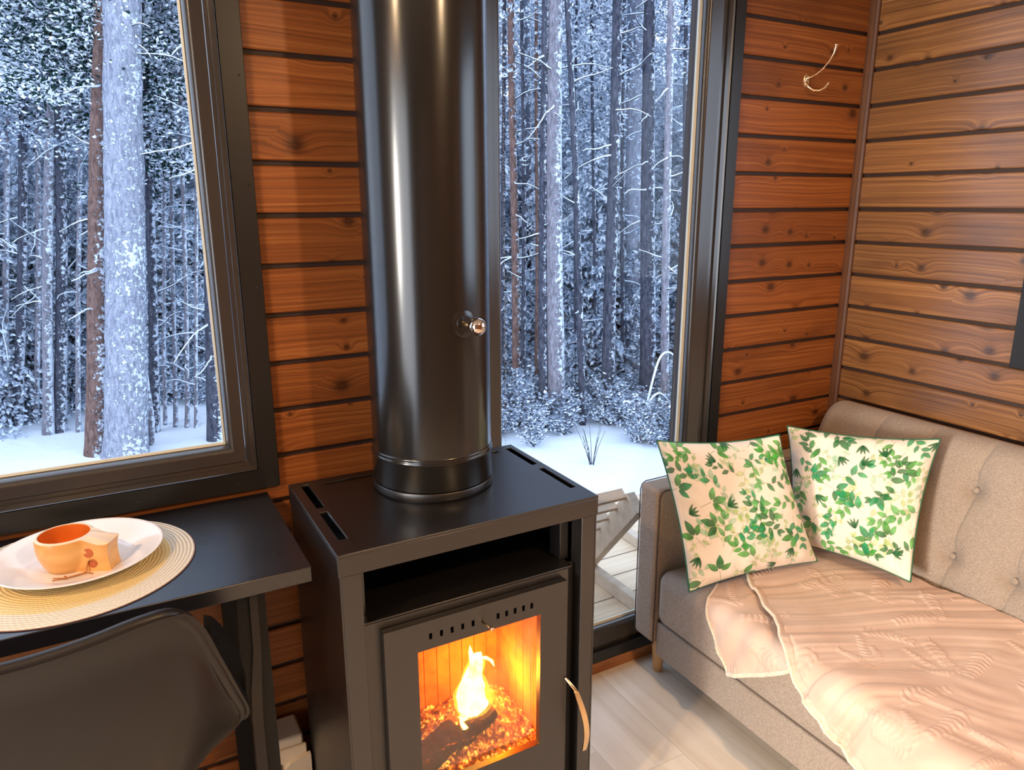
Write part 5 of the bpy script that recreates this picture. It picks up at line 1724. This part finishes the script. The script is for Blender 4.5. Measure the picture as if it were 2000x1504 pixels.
pine((-1.56, 13.38), (-0.05, 13.49), 0.076, 0.042, M_BARK_DARK, 'dark slim pine near the left edge of the left window', twn=10, crown=((0.45, 0.95), 1.1, 39, 120, 0.85))
pine((0.32, 11.95), (1.28, 11.90), 0.074, 0.040, M_BARK_DARK, 'dark thin spruce right behind the thick snowy trunk', twn=18, twl=1.1, twz=(0.1, 0.8), crown=((0.40, 1.0), 1.0, 65, 120, 0.7), crown_mat=M_GREEN, name='spruce_tree')
pine((1.07, 10.91), (1.69, 10.84), 0.115, 0.068, M_BARK_DARK, 'dark trunk half hidden behind the right stile of the left window', twn=16, twl=1.3, twz=(0.1, 0.6))
stp = empty('tree_stump', (0.305, 11.2, G), 'slim broken grey stem standing on the snow by the thick trunk', 'tree stump')
mb = MB(); mb.tube([(0.24, 11.2, G-0.1), (0.30, 11.2, G+0.35), (0.285, 11.2, G+0.9), (0.31, 11.2, G+1.35)], [0.045, 0.05, 0.055, 0.012], 10)
mb.build('broken_stem', M_BARK_GREY, stp, smooth=True)
THIN = [((0.63, 12.08), (1.60, 12.00), 0.034), ((0.78, 11.93), (1.67, 11.85), 0.034), ((0.90, 11.81), (1.79, 11.71), 0.028), ((-1.31, 13.43), (0.05, 13.50), 0.044),
        ((-0.70, 12.59), (0.53, 12.61), 0.037), ((-1.72, 13.66), (-0.32, 13.78), 0.05), ((0.50, 12.28), (1.46, 12.21), 0.030)]
for b, t, r in THIN:
    pine(b, t, r, r*0.6, M_BARK_GREY, 'thin sapling stem between the bigger pines seen through the left window', 'thin stems in the left window', twn=12, twl=0.9, twz=(0.08, 0.6))
# glass door
pine((5.63, 10.07), (5.57, 10.10), 0.074, 0.034, M_BARK_RED, 'slim brown pine nearest the left stile of the glass door', twn=16, twl=1.0, twz=(0.2, 0.7))
pine((5.72, 9.98), (5.68, 10.01), 0.040, 0.022, M_BARK_DARK, 'very thin dark stem beside the slim brown pine behind the glass door', twn=8, twl=0.7)
pine((5.99, 10.04), (6.00, 10.04), 0.036, 0.022, M_BARK_RED, 'thin brown stem left of the tall grey pair behind the glass door', twn=8, twl=0.7)
pine((5.63, 9.19), (5.58, 9.23), 0.066, 0.034, M_BARK_DARK, 'dark slim pine touching the left side of the tallest grey trunk', twn=14, twl=0.5)
pine((5.83, 9.14), (5.72, 9.21), 0.142, 0.080, M_BARK_GREY, 'tall straight grey pine, thickest in the left half of the glass door', twn=12, twl=1.1, twz=(0.5, 0.9), crown=((0.78, 1.0), 1.4, 26, 120, 0.85))
pine((6.21, 8.93), (5.74, 9.24), 0.054, 0.032, M_BARK_DARK, 'leaning slender dark trunk in the middle of the glass door', twn=10, twl=0.7)
pine((6.64, 8.90), (6.56, 8.96), 0.110, 0.044, M_BARK_DARK, 'dark pine standing just right of the leaning slender trunk', twn=14, twl=1.0, twz=(0.35, 0.8), crown=((0.72, 1.0), 1.3, 28, 120, 0.85))
pine((7.80, 9.76), (7.60, 9.92), 0.155, 0.110, M_BARK_SNOWY, 'white snow covered pine trunk behind the dark ones in the glass door', twn=8, twl=0.6)
pine((7.33, 8.77), (7.08, 8.97), 0.136, 0.054, M_BARK_DARK, 'stout dark pine behind the arched sapling, seen through the glass door', twn=10, twl=0.8, twz=(0.3, 0.8), crown=((0.70, 1.0), 1.2, 26, 120, 0.85))
pine((7.31, 8.31), (7.04, 8.53), 0.068, 0.036, M_BARK_GREY, 'slim grey pine nearest the right stile of the glass door', twn=20, twl=0.6, twz=(0.2, 0.85), crown=((0.75, 1.0), 1.0, 20, 120, 0.85))
for b, t, r in [((7.46, 9.57), (7.23, 9.75), 0.037), ((6.70, 9.93), (6.62, 9.99), 0.028), ((7.04, 9.81), (6.81, 9.97), 0.033), ((8.14, 8.83), (7.83, 9.10), 0.04), ((5.53, 10.30), (5.56, 10.29), 0.041)]:
    pine(b, t, r, r*0.6, M_BARK_DARK, 'thin stem between the bigger pines seen through the glass door', 'thin stems behind the glass door', twn=12, twl=0.7, twz=(0.08, 0.7))

# snow-laden young firs filling the wood behind (copies share meshes)
FIRS = []
for i, (h, r, dn) in enumerate(((3.2, 1.0, 1.1), (4.6, 1.3, 1.0), (6.2, 1.5, 0.95), (8.4, 1.8, 0.85), (2.2, 0.8, 1.2))):
    FIRS.append((fir_mesh('boughs', h, r, rng, dn, (0.93, 0.96, 0.93, 0.95, 0.96)[i], mats=[M_HAZE if i in (1, 3) else M_NEEDLE, M_SNOWC], size=1.25), stem_mesh('trunk', h*0.98, 0.03+0.008*h, M_BARK_DARK, rng), h))
def wedge(az0, az1, d0, d1):
    a = math.radians(rng.uniform(az0, az1)); d = math.sqrt(rng.uniform(d0*d0, d1*d1))
    return math.sin(a)*d, math.cos(a)*d
spots = []
def scatter(n, az0, az1, d0, d1, choices, mind):
    k = 0; tries = 0
    while k < n and tries < 4000:
        tries += 1
        x, y = wedge(az0, az1, d0, d1)
        if all((x-p[0])**2+(y-p[1])**2 > mind*mind for p in spots):
            spots.append((x, y)); k += 1
            me_b, me_t, h = FIRS[choices[rng.integers(len(choices))]]
            s = rng.uniform(0.85, 1.2)
            t = empty('young_fir_tree', (x, y, gz(x, y)), 'snow laden young fir standing among the pines deeper in the wood', 'tree', 'snow laden firs in the wood')
            t.scale = (s, s, s*rng.uniform(0.95, 1.15)); t.rotation_euler = (0, 0, rng.uniform(0, 6.28))
            mobj('boughs', me_b, t); mobj('trunk', me_t, t)
scatter(26, -14, 14, 14.0, 18.0, (1, 2, 0), 0.9)
scatter(26, -14, 14, 13.9, 17.0, (0, 4, 1), 0.55)
scatter(34, -15, 15, 18.0, 26.0, (2, 3, 1), 1.2)
scatter(18, -16, 16, 26.0, 36.0, (3, 3, 2), 1.4)
scatter(26, 24, 50, 12.8, 16.5, (1, 2, 0), 0.9)
scatter(26, 24, 50, 12.4, 15.5, (0, 4, 1), 0.55)
scatter(34, 22, 52, 16.5, 25.0, (2, 3, 1), 1.2)
scatter(18, 22, 52, 25.0, 36.0, (3, 3, 2), 1.4)
scatter(18, 13, 25, 14.0, 28.0, (1, 2, 3), 0.9)
scatter(16, 52, 104, 10.0, 20.0, (1, 2, 3), 1.2)
scatter(8, -34, -16, 13.0, 22.0, (1, 2, 3), 1.2)
# distant bare pine trunks, copies of one tree
proto = None
k = 0
for az0, az1, n in ((-14, 14, 14), (24, 50, 15)):
    for i in range(n):
        x, y = wedge(az0, az1, 14.5, 27)
        s = rng.uniform(0.8, 1.3)
        if proto is None:
            proto = pine((x, y), (x+0.1, y), 0.115, 0.06, M_BARK_HAZE, 'distant slim dark pine trunk standing deep in the snowy wood', 'distant pine trunks', twn=34, twl=1.2, twz=(0.12, 0.8), crown=((0.4, 1.0), 1.7, 70, 90, 0.85), crown_mat=M_HAZE, merge=True)
            t = proto
        else:
            t = proto.copy(); COL.objects.link(t)
            for ch in list(proto.children):
                c = ch.copy(); COL.objects.link(c); c.parent = t
        t.location = (x, y, gz(x, y)); t.scale = (s, s, rng.uniform(1.1, 1.4)); t.rotation_euler = (rng.uniform(-0.02, 0.02), rng.uniform(-0.02, 0.02), rng.uniform(0, 6.28))
# low snow covered bushes along the edge of the clearing
BUSH = []
for i in range(3):
    Ps, Ds = [], []
    mbt = MB()
    for j in range(26):
        a = rng.uniform(0, 2*PI); lean = rng.uniform(0.1, 0.9); L = rng.uniform(0.30, 0.75)
        pts = []
        for q_ in range(6):
            f = q_/5
            pts.append(Vector((math.cos(a)*lean*L*f**1.2, math.sin(a)*lean*L*f**1.2, L*f*(1-0.25*lean*f))))
        mbt.tube(pts, [0.006*(1-0.6*f/5) for f in range(6)], 4)
        for q_ in range(26):
            f = rng.uniform(0.25, 1.0); idx_ = min(4, int(f*5)); c = pts[idx_].lerp(pts[idx_+1], f*5-idx_)
            Ps.append(np.array(c)+rng.normal(0, 0.035, 3)); Ds.append(rng.normal(0, 1, 3)*np.array([1, 1, 0.4]))
    Vv, Ff, mi = tufts(np.array(Ps), np.array(Ds), 0.030, 0.018, 0.014, rng, 0.96)
    me1 = np_mesh('snowy_leaves', Vv, Ff, [M_NEEDLE, M_SNOWC], mi)
    me2 = bpy.data.meshes.new('twigs'); me2.from_pydata(mbt.v, [], mbt.f); me2.materials.append(M_BARK_DARK); me2.update()
    BUSH.append((me1, me2))
def bush(x, y, s, label, group):
    me1, me2 = BUSH[rng.integers(3)]
    t = empty('snowy_bush', (x, y, gz(x, y)-0.03), label, 'bush', group)
    t.scale = (s, s, s*rng.uniform(0.8, 1.1)); t.rotation_euler = (0, 0, rng.uniform(0, 6.28))
    mobj('snowy_leaves', me1, t); mobj('twigs', me2, t)
for i in range(84):
    a = math.radians(rng.uniform(24, 47)); d = rng.uniform(9.8, 12.8)
    bush(math.sin(a)*d, math.cos(a)*d, rng.uniform(0.75, 1.25), 'low bush under snow at the foot of the pines behind the glass door', 'low bushes behind the glass door')
for i in range(26):
    a = math.radians(rng.uniform(-12, 12)); d = rng.uniform(13.2, 15.5)
    bush(math.sin(a)*d, math.cos(a)*d, rng.uniform(0.6, 1.0), 'low bush under snow between the pines in the left window', 'low bushes in the left window')
# a bent, snow-loaded birch branch and a taller bush by the stout pine
bb = MB()
def smooth(pts, n=24):
    c = [(i/(len(pts)-1),)+tuple(p) for i, p in enumerate(pts)]
    return [tuple(cr(c, i/n)) for i in range(n+1)]
for pts in ([(6.55, 8.0, G), (6.75, 8.05, G+0.65), (6.95, 8.1, G+1.12), (7.15, 8.1, G+1.18), (7.35, 8.1, G+0.95), (7.55, 8.1, G+0.62)],
            [(6.5, 8.0, G), (6.65, 8.0, G+0.42), (6.85, 8.0, G+0.62), (7.05, 8.0, G+0.50), (7.25, 8.0, G+0.22)],
            [(6.6, 7.95, G), (6.52, 7.95, G+0.35), (6.40, 7.95, G+0.55), (6.22, 7.95, G+0.60)]):
    pts = smooth(pts)
    bb.tube(pts, [0.013*(1-0.6*i/24) for i in range(25)], 7, 0); bb.tube([(p[0], p[1], p[2]+0.015) for p in pts], [0.008]+[0.017]*(len(pts)-2)+[0.010], 8, 1)
sap = empty('bent_sapling', (6.55, 8.0, G), 'thin sapling bent over in an arch under snow before the stout dark pine', 'sapling')
bb.build('arched_stems', [M_BARK_DARK, M_SNOWC], sap, smooth=True)
tw = empty('bare_shrub', (5.25, 7.35, G), 'small bare twiggy shrub poking out of the smooth snow', 'bush')
mb = MB()
for i in range(12):
    a = rng.uniform(0, 2*PI); L = rng.uniform(0.3, 0.62)
    mb.tube([(5.25, 7.35, G-0.05), (5.25+math.cos(a)*L*0.18, 7.35+math.sin(a)*L*0.18, G+L*0.5), (5.25+math.cos(a)*L*0.42, 7.35+math.sin(a)*L*0.42, G+L)], [0.006, 0.004, 0.002], 5)
mb.build('twigs', M_BARK_DARK, tw)

# ------------------------------------------------------------------ ceiling spotlights (they show as warm streaks on the flue pipe)
M_LAMP = NT('warm_lamp_glow')
em = M_LAMP.n('ShaderNodeEmission', None, Color=(1.0, 0.45, 0.12, 1), Strength=620.0)
M_LAMP.t.links.new(em.outputs[0], M_LAMP.out.inputs[0])
M_LAMP = M_LAMP.mat
for i, (x, y, lab) in enumerate(((-1.22, 0.33, 'round ceiling spotlight above the chair'), (1.03, -0.62, 'round ceiling spotlight above the middle of the room'))):
    sp = empty('ceiling_spotlight', (x, y, CZ), lab, 'spotlight')
    mb = MB(); mb.lathe([(0.05, 0.0), (0.05, -0.028), (0.038, -0.028), (0.036, -0.018)], (x, y, CZ), 32); mb.build('housing', M_ALU2, sp, smooth=True, angle=40)
    mb = MB(); mb.lathe([(0.036, -0.020), (0.0, -0.020)], (x, y, CZ), 32); mb.build('lamp_face', M_LAMP, sp)
    l = bpy.data.lights.new('spot_glow', 'SPOT'); l.energy = 38; l.color = (1.0, 0.72, 0.44); l.spot_size = math.radians(172); l.spot_blend = 0.3; l.shadow_soft_size = 0.045
    o = bpy.data.objects.new('spot_glow', l); o.location = (x, y, CZ-0.035); COL.objects.link(o)
